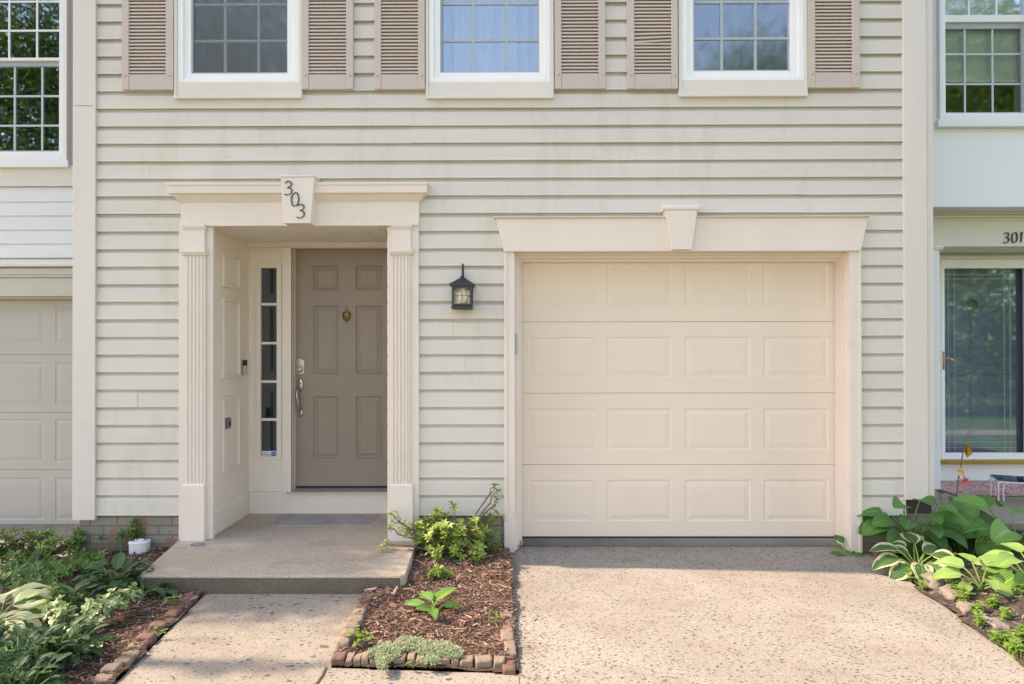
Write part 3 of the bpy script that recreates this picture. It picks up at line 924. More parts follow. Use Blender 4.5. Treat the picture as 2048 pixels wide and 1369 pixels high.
# ---- shutters
def shutter(l, r, bot, l0, l1, lb, broken=False):
    Yf = -0.052
    x0, x1 = PX(l, Yf, 100), PX(r, Yf, 100)
    z0 = P((l + r) / 2, bot, Yf).z
    a0, a1 = PX(l0, Yf, 100), PX(l1, Yf, 100)
    zl = P((l + r) / 2, lb, Yf).z
    sh = sub("shutter", house)
    m = M()
    m.box(x0, a0, Yf, -0.012, z0, WTOP); m.box(a1, x1, Yf, -0.012, z0, WTOP)
    m.box(a0 + .0005, a1 - .0005, Yf + 0.003, -0.012, z0, zl - 0.004); m.box(a0, a1, -0.022, -0.014, zl, WTOP)
    build(m, "shutter_frame", MT['shutter'], sh, bevel=0.003)
    m = M()
    p = 7.02 * 4.9 / FPX
    z = zl + p * 0.1; k = 0
    while z < WTOP - 0.05:
        t = [0.0, 0.0]
        if broken and 9 <= k <= 11: t = [-0.012 + 0.004 * (k - 9), 0.002]
        prof = lambda dz: [(-0.024, z + p * 0.80 + dz), (Yf + 0.013, z + p * 0.72 + dz), (Yf + 0.007, z + p * 0.60 + dz), (Yf + 0.004, z + p * 0.12 + dz), (Yf + 0.007, z + p * 0.06 + dz), (-0.024, z + p * 0.3 + dz)]
        m.loft([[(a0, y, zz) for y, zz in prof(t[0])], [(a1, y, zz) for y, zz in prof(t[1])]])
        z += p; k += 1
    build(m, "louvers", MT['shutter'], sh)
    for x in ((x0 + a0) / 2, (a1 + x1) / 2):
        m = M(); m.lathe([(0.010, 0.0), (0.010, 0.002), (0.006, 0.006), (0.001, 0.0075)], (x, Yf, zl - 0.012), 12, 'y')
        build(m, "screw", MT['shutter'], sh, smooth=True)
    return sh
for a in ((243, 346, 179, 257, 331, 147), (603, 706, 178, 617, 692, 147), (748.5, 849.5, 178, 762, 836, 147), (1109.5, 1211, 177, 1123, 1197, 145), (1254.5, 1356, 177, 1269, 1343, 146, True), (1617, 1720, 175, 1631, 1705, 143)):
    s_ = shutter(*a)
    if len(a) > 6: s_["label"] = "shutter with crooked broken louvers"

# ---- entry surround
es = sub("entry_surround", house)
Yc = -0.032
for side in (0, 1):
    if side == 0: o0, o1, c0p, c1p, n0, n1, f0p, f1p, b0, b1 = 359, 426, 370, 409, 364, 413, 373, 410, 364, 411
    else: o0, o1, c0p, c1p, n0, n1, f0p, f1p, b0, b1 = 775, 838, 784, 822, 780, 827, 785, 820, 780, 826
    zc = PZ(446, Yc)
    m = M(); m.box(PX(o0, Yc), PX(o1, Yc), Yc, 0.005, zst, zc)
    m.box(PX(o0, Yc) + (0 if side == 0 else 0.055), PX(o1, Yc) - (0.055 if side == 0 else 0), Yc - 0.012, Yc - 0.0005, zst + 0.001, zc - 0.001)
    build(m, "casing", MT['trim'], es, bevel=0.003)
    Yp = Yc - 0.028
    m = M()
    F0, F1 = PX(f0p, Yp), PX(f1p, Yp)
    zt_, zb_ = PZ(508, Yp), PZ(968, Yp)
    # fluted shaft: profile in plan
    n = 5; wd = F1 - F0; poly = [(F0, Yc - 0.002), (F0, Yp)]
    for q in range(n):
        cx = F0 + wd * (q + 0.5) / n; hw = wd / n * 0.30
        poly += [(cx - hw, Yp), (cx - hw * .6, Yp + 0.009), (cx + hw * .6, Yp + 0.009), (cx + hw, Yp)]
    poly += [(F1, Yp), (F1, Yc - 0.002)]
    m.prismz(poly, zb_, zt_)
    m.box(PX(c0p, Yp), PX(c1p, Yp), Yp - 0.002, Yc - 0.002, zt_, PZ(455, Yp))                  # capital block
    m.prismx([(Yc - .002, PZ(502, Yp) + 0.022), (Yp - 0.022, PZ(502, Yp) + 0.006), (Yp - 0.022, PZ(502, Yp) - 0.004), (Yp - 0.008, PZ(509, Yp)), (Yc - .002, PZ(509, Yp))], PX(n0, Yp), PX(n1, Yp))   # necking
    m.prismx([(Yc - .002, PZ(447, Yp)), (Yp - 0.018, PZ(447, Yp)), (Yp - 0.018, PZ(452, Yp)), (Yp - 0.004, PZ(459, Yp)), (Yc - .002, PZ(459, Yp))], PX(n0 + 3, Yp), PX(n1 - 2, Yp))
    zpl = PZ(967, Yp)
    m.loft([[(PX(b0, Yp) + q, Yp - 0.020 + q, z), (PX(b1, Yp) - q, Yp - 0.020 + q, z), (PX(b1, Yp) - q, Yc - .002, z), (PX(b0, Yp) + q, Yc - .002, z)] for q, z in ((0, zst), (0, zpl - 0.012), (0.010, zpl))])
    build(m, "pilaster", MT['trim'], es, bevel=0.0015)
# frieze
Yf = -0.055
fx0, fx1 = PX(361, Yf), PX(838, Yf)
fz0, fz1 = 2.374, PZ(395, Yf)
m = M(); m.box(fx0, fx1, Yf, 0.005, fz0, fz1 + 0.05)
m.box(fx0 + .003, fx1 - .003, Yf - 0.004, Yf - .0005, fz0 - 0.004, fz0 + 0.012)
build(m, "frieze", MT['trim'], es, bevel=0.003)
# cornice (crown with mitred returns)
zc0, zc1, zct = PZ(402, -0.08), PZ(386, -0.10), PZ(363, -0.13)
m = M(); rings = []
for e, z in ((0.002, zc0), (0.012, zc0 + 0.012), (0.040, zc0 + 0.045), (0.058, zc1 + 0.0), (0.064, zc1 + 0.002), (0.066, zct - 0.022), (0.072, zct - 0.018), (0.074, zct)):
    rings.append([(fx0 - e, Yf - e, z), (fx1 + e, Yf - e, z), (fx1 + e, 0.003, z), (fx0 - e, 0.003, z)])
rings.append([(fx0 - .05, -0.02, zct + 0.012), (fx1 + .05, -0.02, zct + 0.012), (fx1 + .05, 0.003, zct + 0.014), (fx0 - .05, 0.003, zct + 0.014)])
m.loft(rings)
build(m, "cornice", MT['trim'], es, bevel=0.002)
# keystone with the numbers
Yk = -0.150
m = M()
kt, kb = PZ(349.5, Yk), PZ(445.5, Yk)
tl, tr, bl, br = PX(561.5, Yk), PX(629, Yk), PX(567, Yk), PX(620.5, Yk)
m.prismy([(bl, kb), (br, kb), (tr, kt - 0.012), (tl, kt - 0.012)], Yk, 0.0)
m.box(tl - 0.004, tr + 0.004, Yk - 0.005, 0.0, kt - 0.0115, kt)
build(m, "keystone", MT['trim'], es, bevel=0.003)
for ch, px, py in (('3', 577.5, 376), ('0', 590.5, 399), ('3', 602.5, 422)):
    p = P(px, py, Yk)
    digit(ch, p.x, p.z, 0.094, 0.064 if ch == '0' else 0.068, Yk - 0.008, Yk + 0.001, es)

# ---- entry recess (walls, ceiling, back wall)
er = sub("entry_recess", house)
XL, XR = -2.235, -0.931
zce = 2.372
m = M()
m.box(XL - 0.04, XL, 0.007, YB + 0.05, zst - 0.02, zce + 0.05)
# panel mouldings on the side wall
for (y0_, y1_, pz0, pz1) in ((None, None, 507, 575), (None, None, 597, 755), (None, None, 793, 942)):
    ya, yb_ = 0.21, 0.525
    zt_, zb_ = P(458, pz0 - 6 + 6, 0.30).z, P(458, pz1, 0.30).z
    t_ = 0.020
    for (A_, B_, C_, D_) in ((ya, yb_, zt_ - t_, zt_), (ya, yb_, zb_, zb_ + t_), (ya, ya + t_, zb_ + t_, zt_ - t_), (yb_ - t_, yb_, zb_ + t_, zt_ - t_)):
        m.box(XL + 0.0005, XL + 0.022, A_, B_, C_, D_)
zbb = PZ(982, YB)
m.prismy([(XL + .0005, zst), (XL + 0.014, zst), (XL + 0.014, zbb - 0.012), (XL + .0005, zbb)], 0.0, YB - 0.001)
build(m, "side_wall", MT['recess'], er, bevel=0.003)
m = M(); m.box(XR, XR + 0.04, 0.007, YB + 0.3, zst - 0.02, zce + 0.05)
build(m, "side_wall", MT['recess'], er)
# beadboard ceiling
m = M(); poly = []
x = XL + 0.001; p = 0.0305
poly.append((x, zce + 0.03))
while x < XR - 0.004:
    poly += [(x, zce), (x + p * 0.80, zce), (x + p * 0.84, zce + 0.008), (x + p * 0.90, zce + 0.003), (x + p * 0.96, zce + 0.008)]
    x += p
poly = [q for q in poly if q[0] < XR - 0.001] + [(XR - 0.001, zce), (XR - 0.001, zce + 0.03)]
m.prismy(poly, -0.05, YB + 0.3)
build(m, "ceiling", mk("beadboard_bounce_lightened", (0.85, 0.80, 0.72), 0.45, 0.02, 3.0), er)  # ceiling colour lightened in place of bounced light
# crown strip and back wall
Z = lambda y: PZ(y, YB)
X = lambda p_: PX(p_, YB)
DX0, DX1 = PX(587, 0.84), PX(587, 0.84) + 0.914
m = M()
m.prismx([(YB + .0, zce - .001), (YB - 0.045, zce - .001), (YB - 0.045, zce - 0.012), (YB - 0.012, zce - 0.040), (YB, zce - 0.045)], XL + 0.001, XR - 0.001)
SG0, SG1, SZ0, SZ1 = X(522), X(558), Z(912), Z(535)
PW0, PW1 = X(497), X(567)
m.wall(XL + .001, X(584) - .001, zst, zce - 0.046, [(X(513), X(563), Z(917), Z(527))], YB, YB + 0.06)
m.box(X(584), XR - .001, YB, YB + 0.06, Z(492) , zce - 0.046)
m.box(X(584), XR - .001, YB, YB + 0.06, zst, Z(983) - 0.002)
m.box(XL + .015, X(567) - .001, YB - 0.013, YB - .0005, zst, Z(982) - .001)       # plinth
m.box(X(567), XR - .001, YB - 0.010, YB - .0005, zst, Z(985))
m.box(XL + 0.001, X(497), YB - 0.016, YB - .0005, Z(982), zce - 0.046)             # left stile
m.box(X(567), X(584), YB - 0.022, YB - .0005, Z(982) - .02, zce - 0.046)            # mullion post
m.box(X(584) + .001, XR - .001, YB - 0.022, YB - .0005, Z(492), Z(479))             # head
m.prismx([(YB - .0005, Z(975)), (YB - 0.014, Z(977)), (YB - 0.018, Z(981)), (YB - .0005, Z(983))], X(497) + .001, X(567) - .001)
build(m, "back_wall", MT['recess'], er, bevel=0.002)
# sidelight
sl = sub("sidelight", house)
m = M()
m.frame(X(513), X(563), Z(917), Z(527), X(522) - X(513), YB - 0.012, YB + 0.03, tb=Z(912) - Z(917), tt=Z(527) - Z(535))
for y in (607.5, 685.5, 762.5, 838.5):
    m.box(SG0 + .0005, SG1 - .0005, YB - 0.006, YB + 0.02, Z(y) - 0.0105, Z(y) + 0.0105)
build(m, "sidelight_frame", MT['recess'], sl, bevel=0.003)
m = M(); m.face([(SG0 - .003, YB + 0.012, SZ0 - .003), (SG1 + .003, YB + 0.012, SZ0 - .003), (SG1 + .003, YB + 0.012, SZ1 + .003), (SG0 - .003, YB + 0.012, SZ1 + .003)])
build(m, "pane", MT['glass_side'], sl)
m = M(); m.box(SG0 - 0.2, SG1 + 0.1, YB + 0.5, YB + 0.52, SZ0 - .2, SZ1 + .3)
m.box(SG0 + 0.03, SG0 + 0.07, YB + 0.30, YB + 0.34, SZ0 - .2, SZ1 + .3)
build(m, "hall_wall", MT['room'], sl)
# alarm sticker on the lowest pane
st0, st1, st2, st3 = PX(523.5, YB + .01), PX(552.5, YB + .01), Z(913.5), Z(902)
m = M(); m.box(st0, st1, YB + 0.0085, YB + 0.0105, st2, st3)
build(m, "alarm_sticker", MT['stick_white'], sl)
m = M(); m.box(st0 + (st1 - st0) * 0.66, st1 - 0.004, YB + 0.0075, YB + 0.0083, st2 + 0.006, st3 - 0.006)
m.box(st0 + .004, st0 + (st1 - st0) * 0.62, YB + 0.0075, YB + 0.0083, st2 + 0.017, st2 + 0.023)
m.box(st0 + .004, st0 + (st1 - st0) * 0.45, YB + 0.0075, YB + 0.0083, st3 - 0.013, st3 - 0.009)
m.box(st0 + .004, st0 + (st1 - st0) * 0.62, YB + 0.0075, YB + 0.0083, st2 + 0.006, st2 + 0.009)
build(m, "sticker_print", MT['stick_blue'], sl)
fc = bpy.data.curves.new("sticker_font", 'FONT'); fc.body = "ADT"; fc.size = 0.017; fc.align_x = 'CENTER'; fc.align_y = 'CENTER'
fc.materials.append(MT['stick_white'])
ft_ = bpy.data.objects.new("sticker_font", fc); COL.objects.link(ft_); bpy.context.view_layer.update()
fme = bpy.data.meshes.new_from_object(ft_.evaluated_get(bpy.context.evaluated_depsgraph_get()))
bpy.data.objects.remove(ft_)
fo = bpy.data.objects.new("sticker_letters", fme); place(fo, sl)
fo.location = (st0 + (st1 - st0) * 0.81, YB + 0.0068, (st2 + st3) / 2); fo.rotation_euler = (math.pi / 2, 0, 0)

# front door
fd = sub("front_door", house)
YD = 0.84
DZ0, DZ1 = PZ(972, YD), PZ(494.5, YD)
pan = []
for (a, b) in ((626, 677), (711, 764)):
    for (c, d) in ((530, 580), (610, 748), (791, 917)):
        pan.append((PX(a, YD), PX(b, YD), PZ(d, YD), PZ(c, YD)))
m = M(); m.grid_with_holes(DX0, DX1, DZ0, DZ1, pan, YD)
for q in pan:
    m.rings(*q, YD, [(0, 0), (0.006, -0.003), (0.012, 0.006), (0.018, 0.008), (0.024, 0.008), (0.044, 0.001), (0.047, 0.0)])
m.face([(DX0, YD, DZ0), (DX1, YD, DZ0), (DX1, YD + .04, DZ0), (DX0, YD + .04, DZ0)]); m.face([(DX0, YD, DZ1), (DX1, YD, DZ1), (DX1, YD + .04, DZ1), (DX0, YD + .04, DZ1)])
m.face([(DX0, YD, DZ0), (DX0, YD, DZ1), (DX0, YD + .04, DZ1), (DX0, YD + .04, DZ0)])
build(m, "door_leaf", MT['door'], fd, weld=True)
m = M()
m.box(X(584), DX0 - 0.004, YB - 0.018, YD + 0.05, Z(983), Z(492) - .001)
m.box(DX0 - 0.004, XR - .001, YB - 0.018, YD + 0.05, DZ1 + 0.004, Z(492) - .001)
m.box(DX1 + .004, XR - .001, YB - 0.018, YD + .05, Z(983), DZ1 + .0035)
build(m, "door_frame", MT['trim'], fd, bevel=0.002)
m = M(); m.box(DX0 + 0.0, DX0 + 0.0, 0, 0, 0, 0) if False else None
m.prismx([(YB - 0.045, Z(984) - 0.004), (YB - 0.045, Z(983) + .004), (YD - 0.012, DZ0 - 0.012), (YD + .05, DZ0 - 0.006), (YD + .05, Z(984) - .03)], X(575), XR - .002)
build(m, "threshold", MT['alu'], fd, bevel=0.002)
m = M(); m.box(DX0, DX1, YD - 0.006, YD + .03, DZ0 - 0.006, DZ0 + 0.002)
build(m, "door_sweep", MT['rubber'], fd)
# knocker
kp = P(693.5, 630, YD)
m = M()
m.lathe([(0.002, -0.080), (0.006, -0.072), (0.003, -0.062), (0.012, -0.048), (0.030, -0.018), (0.036, 0.010), (0.034, 0.020), (0.020, 0.026), (0.013, 0.034), (0.018, 0.040), (0.008, 0.048), (0.004, 0.056), (0.009, 0.064), (0.005, 0.072), (0.001, 0.080)], (kp.x, YD - 0.004, kp.z), 22, 'z', 0.35)
q = [Vector((kp.x + 0.031 * math.sin(a), YD - 0.022 - 0.006 * math.cos(a * .5), kp.z - 0.002 - 0.045 * (1 - math.cos(a)) / 2 * 1.0 + 0.018)) for a in [x_ * math.pi / 8 for x_ in range(-8, 9)]]
q = [Vector((kp.x + 0.030 * math.sin(a), YD - 0.020, kp.z - 0.012 - 0.034 * math.cos(a))) for a in [x_ * math.pi * 0.75 / 10 for x_ in range(-10, 11)]]
m.tube(q, 0.0042, 8)
build(m, "knocker", MT['oldbrass'], fd, smooth=True)
# deadbolt with shaped plate
a, b, c, d = PX(591.5, YD), PX(609.5, YD), PZ(748, YD), PZ(716, YD)
cx = (a + b) / 2
m = M()
hw = (b - a) / 2
poly = [(a, c + 0.012)] + [(cx + hw * math.cos(t), c + 0.012 + 0.012 * math.sin(t) - 0.0) for t in [math.pi + math.pi * k / 8 for k in range(1, 8)]] + [(b, c + 0.012), (b, d - 0.020), (b - .010, d - 0.014), (cx + .012, d - 0.004), (cx, d), (cx - .012, d - 0.004), (a + .010, d - 0.014), (a, d - 0.020)]
m.prismy(poly, YD - 0.012, YD - 0.0005)
m.lathe([(0.030, 0.012), (0.029, 0.022), (0.022, 0.026), (0.020, 0.022), (0.011, 0.022), (0.011, 0.028), (0.002, 0.028)], (cx, YD, c + 0.045), 22, 'y')
m.lathe([(0.0022, 0.0), (0.0022, 0.0285)], (cx, YD, c + 0.045), 8, 'y', 3.0)
build(m, "deadbolt", MT['nickel'], fd, bevel=0.002)
# handle set
cx2 = PX(601, YD)
zt_, zb_ = PZ(754, YD), PZ(834, YD)
m = M()
m.lathe([(0.026, 0.0005), (0.026, 0.006), (0.020, 0.012), (0.004, 0.013)], (cx2, YD, zt_ - 0.062), 22, 'y', 2.3)
m.lathe([(0.020, 0.0005), (0.020, 0.005), (0.014, 0.010), (0.003, 0.011)], (cx2 + .003, YD, zb_ + 0.036), 20, 'y', 1.75)
q = catmull([(cx2 - .004, YD - .010, zt_ - .088), (cx2 - .010, YD - .036, zt_ - .100), (cx2 - .014, YD - .055, zt_ - .140), (cx2 - .008, YD - .056, zt_ - .190), (cx2 + .001, YD - .048, zt_ - .245), (cx2 + .003, YD - .026, zb_ + .052), (cx2 + .003, YD - .008, zb_ + .038)], 6)
rd = [0.006 + 0.0075 * math.sin(math.pi * min(1, k / (len(q) * 0.85))) for k in range(len(q))]
m.tube(q, rd, 10)
m.tube([(cx2, YD - .012, zt_ - .052), (cx2, YD - .034, zt_ - .054), (cx2, YD - .040, zt_ - .044)], [0.005, 0.006, 0.011], 8)
build(m, "handle", MT['nickel'], fd, smooth=True)

# ---- garage surround and door
gs = sub("garage_surround", house)
Yl = -0.060
m = M()
zt_, zb_ = PZ(437, Yl), PZ(503, Yl)
m.prismy([(PX(1008, Yl, 503), zb_), (PX(1722, Yl, 503), zb_), (PX(1737, Yl, 437), zt_), (PX(991.5, Yl, 437), zt_)], Yl, 0.004)
build(m, "lintel", MT['trim'], gs, bevel=0.003)
m = M(); zc = PZ(432.5, -0.085)
m.prismx([(0.003, zt_ + .0005), (Yl - 0.004, zt_ + .0005), (Yl - 0.018, zt_ + 0.008), (Yl - 0.022, zc - 0.004), (Yl - 0.020, zc), (0.003, zc + 0.012)], PX(987.5, -0.08, 435), PX(1741, -0.08, 435))
build(m, "cap_moulding", MT['trim'], gs, bevel=0.002)
m = M(); Yk2 = -0.105
m.prismy([(PX(1345.5, Yk2), PZ(499.5, Yk2)), (PX(1384, Yk2), PZ(499.5, Yk2)), (PX(1396, Yk2), PZ(421, Yk2)), (PX(1331, Yk2), PZ(421, Yk2))], Yk2, -.002)
m.prismx([(-.002, PZ(421, Yk2) + .0005), (Yk2 - 0.004, PZ(421, Yk2) + .0005), (Yk2 - 0.008, PZ(416, Yk2)), (Yk2 + .004, PZ(409.5, Yk2)), (-.002, PZ(409, Yk2) + 0.01)], PX(1327, Yk2), PX(1400, Yk2))
build(m, "keystone", MT['trim'], gs, bevel=0.003)
# casings + jambs with stepped stop mouldings
dx0, dx1 = PX(1043.5, YG), PX(1668, YG)
zd0, zd1 = P(1355, 1073, YG).z, P(1355, 525, YG).z
zg = PZ(502.5, -0.03)
c0, c1 = PX(1008, -0.03), PX(1722, -0.03)
i0, i1 = PX(1029.5, -0.03), PX(1699.5, -0.03)
eh0, eh1 = PX(1043.5, YG), PX(1668, YG)
zh1 = P(1355, 525, YG).z
for s_, (a, b, e) in ((1, (c0, i0, eh0)), (-1, (i1, c1, eh1))):
    m = M()
    zb2 = 0.012
    m.box(a, b, -0.032, 0.004, zb2, zg - .0005)
    m.box((a if s_ == 1 else b - 0.022), (a + 0.022 if s_ == 1 else b), -0.040, -0.0325, zb2 + .001, zg - .001)
    inner = b if s_ == 1 else a
    d_ = (e - inner)
    # plan profile of jamb, stepping in to the door edge
    plan = [(inner - s_ * 0.05, 0.0045), (inner - s_ * 0.0005, 0.0045), (inner - s_ * 0.0005, 0.030), (inner + d_ * .35, 0.036), (inner + d_ * .35, 0.085), (inner + d_ * .62, 0.092), (inner + d_ * .62, 0.140), (e, 0.150), (e, YG - .004), (inner - s_ * 0.05, YG - .004)]
    m.prismz(plan, zb2, zg - .0005)
    build(m, "casing", MT['trim'], gs, bevel=0.0015)
m = M()
hd = zh1 - zg
m.prismx([(0.0045, zg + .03), (0.0045, zg), (0.030, zg), (0.036, zg + hd * .35), (0.085, zg + hd * .35), (0.092, zg + hd * .62), (0.140, zg + hd * .62), (0.150, zh1), (YG - .004, zh1), (YG - .004, zg + .03)], i0 - .03, i1 + .03)
build(m, "head_jamb", MT['trim'], gs, bevel=0.0015)
gd = sub("garage_door", house)
lines = [zd1 + 0.05] + [P(1355, y, YG).z for y in (643.5, 786, 929)] + [zd0]
cols = [(1055, 1190), (1211, 1345), (1367, 1502), (1524, 1658)]
rows = [(529, 615), (672, 757), (815, 902), (957.5, 1044)]
prof_g = [(0, 0), (0.006, -0.0007), (0.014, 0.0038), (0.020, 0.0045), (0.026, 0.0042), (0.052, 0.0005), (0.056, -0.0003)]
def door_sections(parent, mat, cols_w, rows_w, lines, x0, x1, y, prof):
    for k in range(4):
        m = M(); zt_, zb_ = lines[k] - 0.0015, lines[k + 1] + 0.0015
        hs = [(a, b, rows_w[k][0], rows_w[k][1]) for a, b in cols_w]
        m.grid_with_holes(x0, x1, zb_, zt_, hs, y)
        for h in hs: m.rings(*h, y, prof)
        m.face([(x0, y, zt_), (x1, y, zt_), (x1, y + .035, zt_ + .003), (x0, y + .035, zt_ + .003)])
        m.face([(x0, y, zb_), (x1, y, zb_), (x1, y + .035, zb_ + .003), (x0, y + .035, zb_ + .003)])
        m.face([(x0, y, zb_), (x0, y, zt_), (x0, y + .035, zt_), (x0, y + .035, zb_)]); m.face([(x1, y, zb_), (x1, y, zt_), (x1, y + .035, zt_), (x1, y + .035, zb_)])
        build(m, "door_section", mat, parent, weld=True)
door_sections(gd, MT['garage'], [(PX(a, YG), PX(b, YG)) for a, b in cols], [(P(1355, b, YG).z, P(1355, a, YG).z) for a, b in rows], lines, dx0 - .05, dx1 + .05, YG, prof_g)
m = M(); m.box(dx0 + .025, dx1 - .005, YG + 0.002, YG + 0.03, zd0 - 0.016, zd0 - 0.0005)
m.box(dx0 - .012, dx1 + .012, YG + 0.0305, YG + 0.05, zd0 - 0.03, zd0 + 0.01)
build(m, "bottom_seal", MT['rubber'], gd)
m = M(); m.box(dx0 - .2, dx1 + .2, YG + .06, YG + .09, -0.02, zd1 + .1)
build(m, "door_backing", MT['room'], gd)
m = M(); q = PX(1033, 0.02); m.box(q - .006, q + .010, -0.012, 0.018, PZ(708, 0.0), PZ(668, 0.0))
build(m, "keypad_stub", MT['grey_alu'], gs, bevel=0.002)

# ================================================================== fittings on the house
lp = P(925, 590, -0.105)
ly = -0.105
lant = root("wall_lantern", (lp.x, -0.02, lp.z), "black wall lantern with bubbled glass and pitched roof between entry and garage", "lantern")
X_ = lambda p_: PX(p_, ly, 590)
Z_ = lambda y_: P(925, y_, ly).z
m = M(); ap = Z_(556); ev = Z_(568.5); cx = lp.x
hw = 0.086
m.loft([[(cx - r_, ly - r_, z), (cx + r_, ly - r_, z), (cx + r_, ly + r_, z), (cx - r_, ly + r_, z)] for r_, z in ((hw - .01, Z_(573)), (hw, Z_(572.5)), (hw, ev - .002), (hw - .004, ev), (0.016, ap), (0.012, ap + .012))])
build(m, "lantern_roof", MT['black'], lant)
m = M()
m.tube(catmull([(cx, ly, ap + .008), (cx, ly, ap + 0.035), (cx, ly + .004, Z_(536)), (cx, ly + .02, Z_(528)), (cx, ly + .05, Z_(531)), (cx, ly + .068, Z_(550)), (cx, -0.030, Z_(570))], 6), 0.0068, 8)
m.lathe([(0.016, 0.0), (0.010, 0.008)], (cx, ly, ap + .008), 12)
m.box(cx - .03, cx + .03, -0.034, -0.012, Z_(608), Z_(566))
build(m, "bracket", MT['black'], lant)
m = M(); b0, b1 = Z_(611.5), Z_(573)
bw = 0.063
for sx_ in (-1, 1):
    for sy_ in (-1, 1):
        m.box(cx + sx_ * bw - .0075, cx + sx_ * bw + .0075, ly + sy_ * bw - .0075, ly + sy_ * bw + .0075, b0, b1)
for sy_ in (-1, 1):
    y_ = ly + sy_ * bw
    for (x0_, x1_, z0_, z1_) in ((cx - bw + .008, cx + bw - .008, b1 - .014, b1), (cx - bw + .008, cx + bw - .008, b0, b0 + .012)):
        m.box(x0_, x1_, y_ - .006, y_ + .006, z0_, z1_)
    m.box(cx - .0017, cx + .0017, y_ - .004, y_ + .002, b0 + .012, b1 - .014); m.box(cx - bw + .008, cx + bw - .008, y_ - .006, y_ - .0045, (b0 + b1) / 2 - .0017, (b0 + b1) / 2 + .0017)
    for s_ in (-1, 1):
        m.prismy([(cx + s_ * (bw - .008), b1 - .0145), (cx + s_ * (bw - .034), b1 - .0145), (cx + s_ * (bw - .010), b1 - .04)], y_ - .005, y_ + .005)
for sx_ in (-1, 1):
    x_ = cx + sx_ * bw
    m.box(x_ - .005, x_ + .005, ly - bw + .008, ly + bw - .008, b1 - .014, b1); m.box(x_ - .005, x_ + .005, ly - bw + .008, ly + bw - .008, b0, b0 + .012)
build(m, "lantern_frame", MT['black'], lant)
m = M()
m.loft([[(cx - r_, ly - r_, z), (cx + r_, ly - r_, z), (cx + r_, ly + r_, z), (cx - r_, ly + r_, z)] for r_, z in ((0.070, Z_(618.5)), (0.074, Z_(617)), (0.074, Z_(614)), (0.066, Z_(611.5)), (0.05, Z_(611) + .002))])
build(m, "lantern_base", MT['black'], lant)
for (a_, b_, c_, d_) in ((-1, 1, -1, -1), (-1, 1, 1, 1), (-1, -1, -1, 1), (1, 1, -1, 1)):
    m = M(); g_ = bw - .001
    m.face([(cx + a_ * g_, ly + c_ * g_, b0), (cx + b_ * g_, ly + d_ * g_, b0), (cx + b_ * g_, ly + d_ * g_, b1), (cx + a_ * g_, ly + c_ * g_, b1)])
    build(m, "pane", MT['glass_clear'], lant)
m = M(); m.lathe([(0.010, -0.055), (0.020, -0.045), (0.031, -0.022), (0.033, -0.004), (0.026, 0.020), (0.016, 0.040), (0.013, 0.055)], (cx, ly, (b0 + b1) / 2), 18)
build(m, "bulb", MT['bulb'], lant, smooth=True)
m = M(); m.lathe([(0.015, 0.056), (0.015, 0.075)], (cx, ly, (b0 + b1) / 2), 14)
build(m, "bulb_socket", MT['black'], lant)

# doorbell on the recess side wall
bp_ = P(480, 735, 0.62)
bell = root("doorbell", (XL, 0.60, bp_.z), "slim black and silver video doorbell inside the entry recess", "doorbell")
z0_, z1_ = P(480, 751, .60).z, P(480, 720, .60).z
m = M(); m.box(XL + .0125, XL + .034, 0.585, 0.630, z0_, z0_ + (z1_ - z0_) * .64)
build(m, "button_half", MT['bell'], bell, bevel=0.003)
m = M(); m.box(XL + .0125, XL + .036, 0.585, 0.630, z0_ + (z1_ - z0_) * .64 + .0005, z1_)
build(m, "camera_half", MT['rubber'], bell, bevel=0.003)
# outlet on the recess side wall
z0_, z1_ = P(455, 858, .30).z, P(455, 836, .30).z
out_ = root("outlet_cover", (XL, 0.30, (z0_ + z1_) / 2), "grey weatherproof outlet cover low on the entry side wall", "outlet")
m = M(); m.box(XL + .0005, XL + .010, 0.235, 0.365, z0_, z1_)
build(m, "cover_plate", MT['outlet'], out_, bevel=0.003)
m = M(); m.box(XL + .0105, XL + .026, 0.262, 0.338, z0_ + .012, z1_ - .012)
build(m, "flip_lid", MT['outlet'], out_, bevel=0.004)
m = M(); m.box(XL + .0262, XL + .030, 0.285, 0.315, z0_ + .030, z1_ - .030)
build(m, "lid_latch", MT['rubber'], out_)

# ================================================================== neighbour with the grey garage door
YN = 1.25
nl = root("neighbour_house", (-5, YN, 0), "set back white sided house with grey panelled garage door beside the sage townhouse", "townhouse")
NX0, NX1 = -10.0, HX0 + 0.02
def zN(y, Y=YN): return P(70, y, Y).z
gx0, gx1 = PX(-395, 1.39, 800), PX(185, 1.39, 800)
gz0, gz1 = P(70, 1053, 1.39).z, P(70, 595, 1.39).z
wl1 = PX(125, YN + .02, 150); wl0 = wl1 - 3 * (55.5 * 6.23 / FPX) - .01
wzb = P(70, 306, YN).z
m = M()
m.wall(NX0, NX1, -0.4, TOP, [(gx0 - .05, gx1 + .03, -1, zN(590)), (wl0 - .02, wl1 + .02, wzb - .02, wzb + 2.0)], YN + 0.004, YN + 0.16)
m.box(NX0, NX0 + .15, YN + .16, 9, -.4, TOP); m.box(NX0, NX1, 9, 9.1, -.4, TOP)
m.box(NX0 + .15, NX1 - .01, YN + .17, 8.9, 2.62, 2.72)
build(m, "wall", MT['grey_trim'], nl)
m = M(); m.prismx([(YN - .3, TOP), (5, TOP + 2), (9.4, TOP), (9.4, TOP + .1), (5, TOP + 2.2), (YN - .3, TOP + .1)], NX0 - .1, NX1 - 0.1)
m.box(NX0 + .02, NX1 - .02, YN + .02, 9.0, TOP - .03, TOP - .001)
build(m, "roof", bpy.data.materials["asphalt_shingle"], nl)
m = M()
zs0 = zN(516); ptc = (zN(404) - zN(516)) / 4
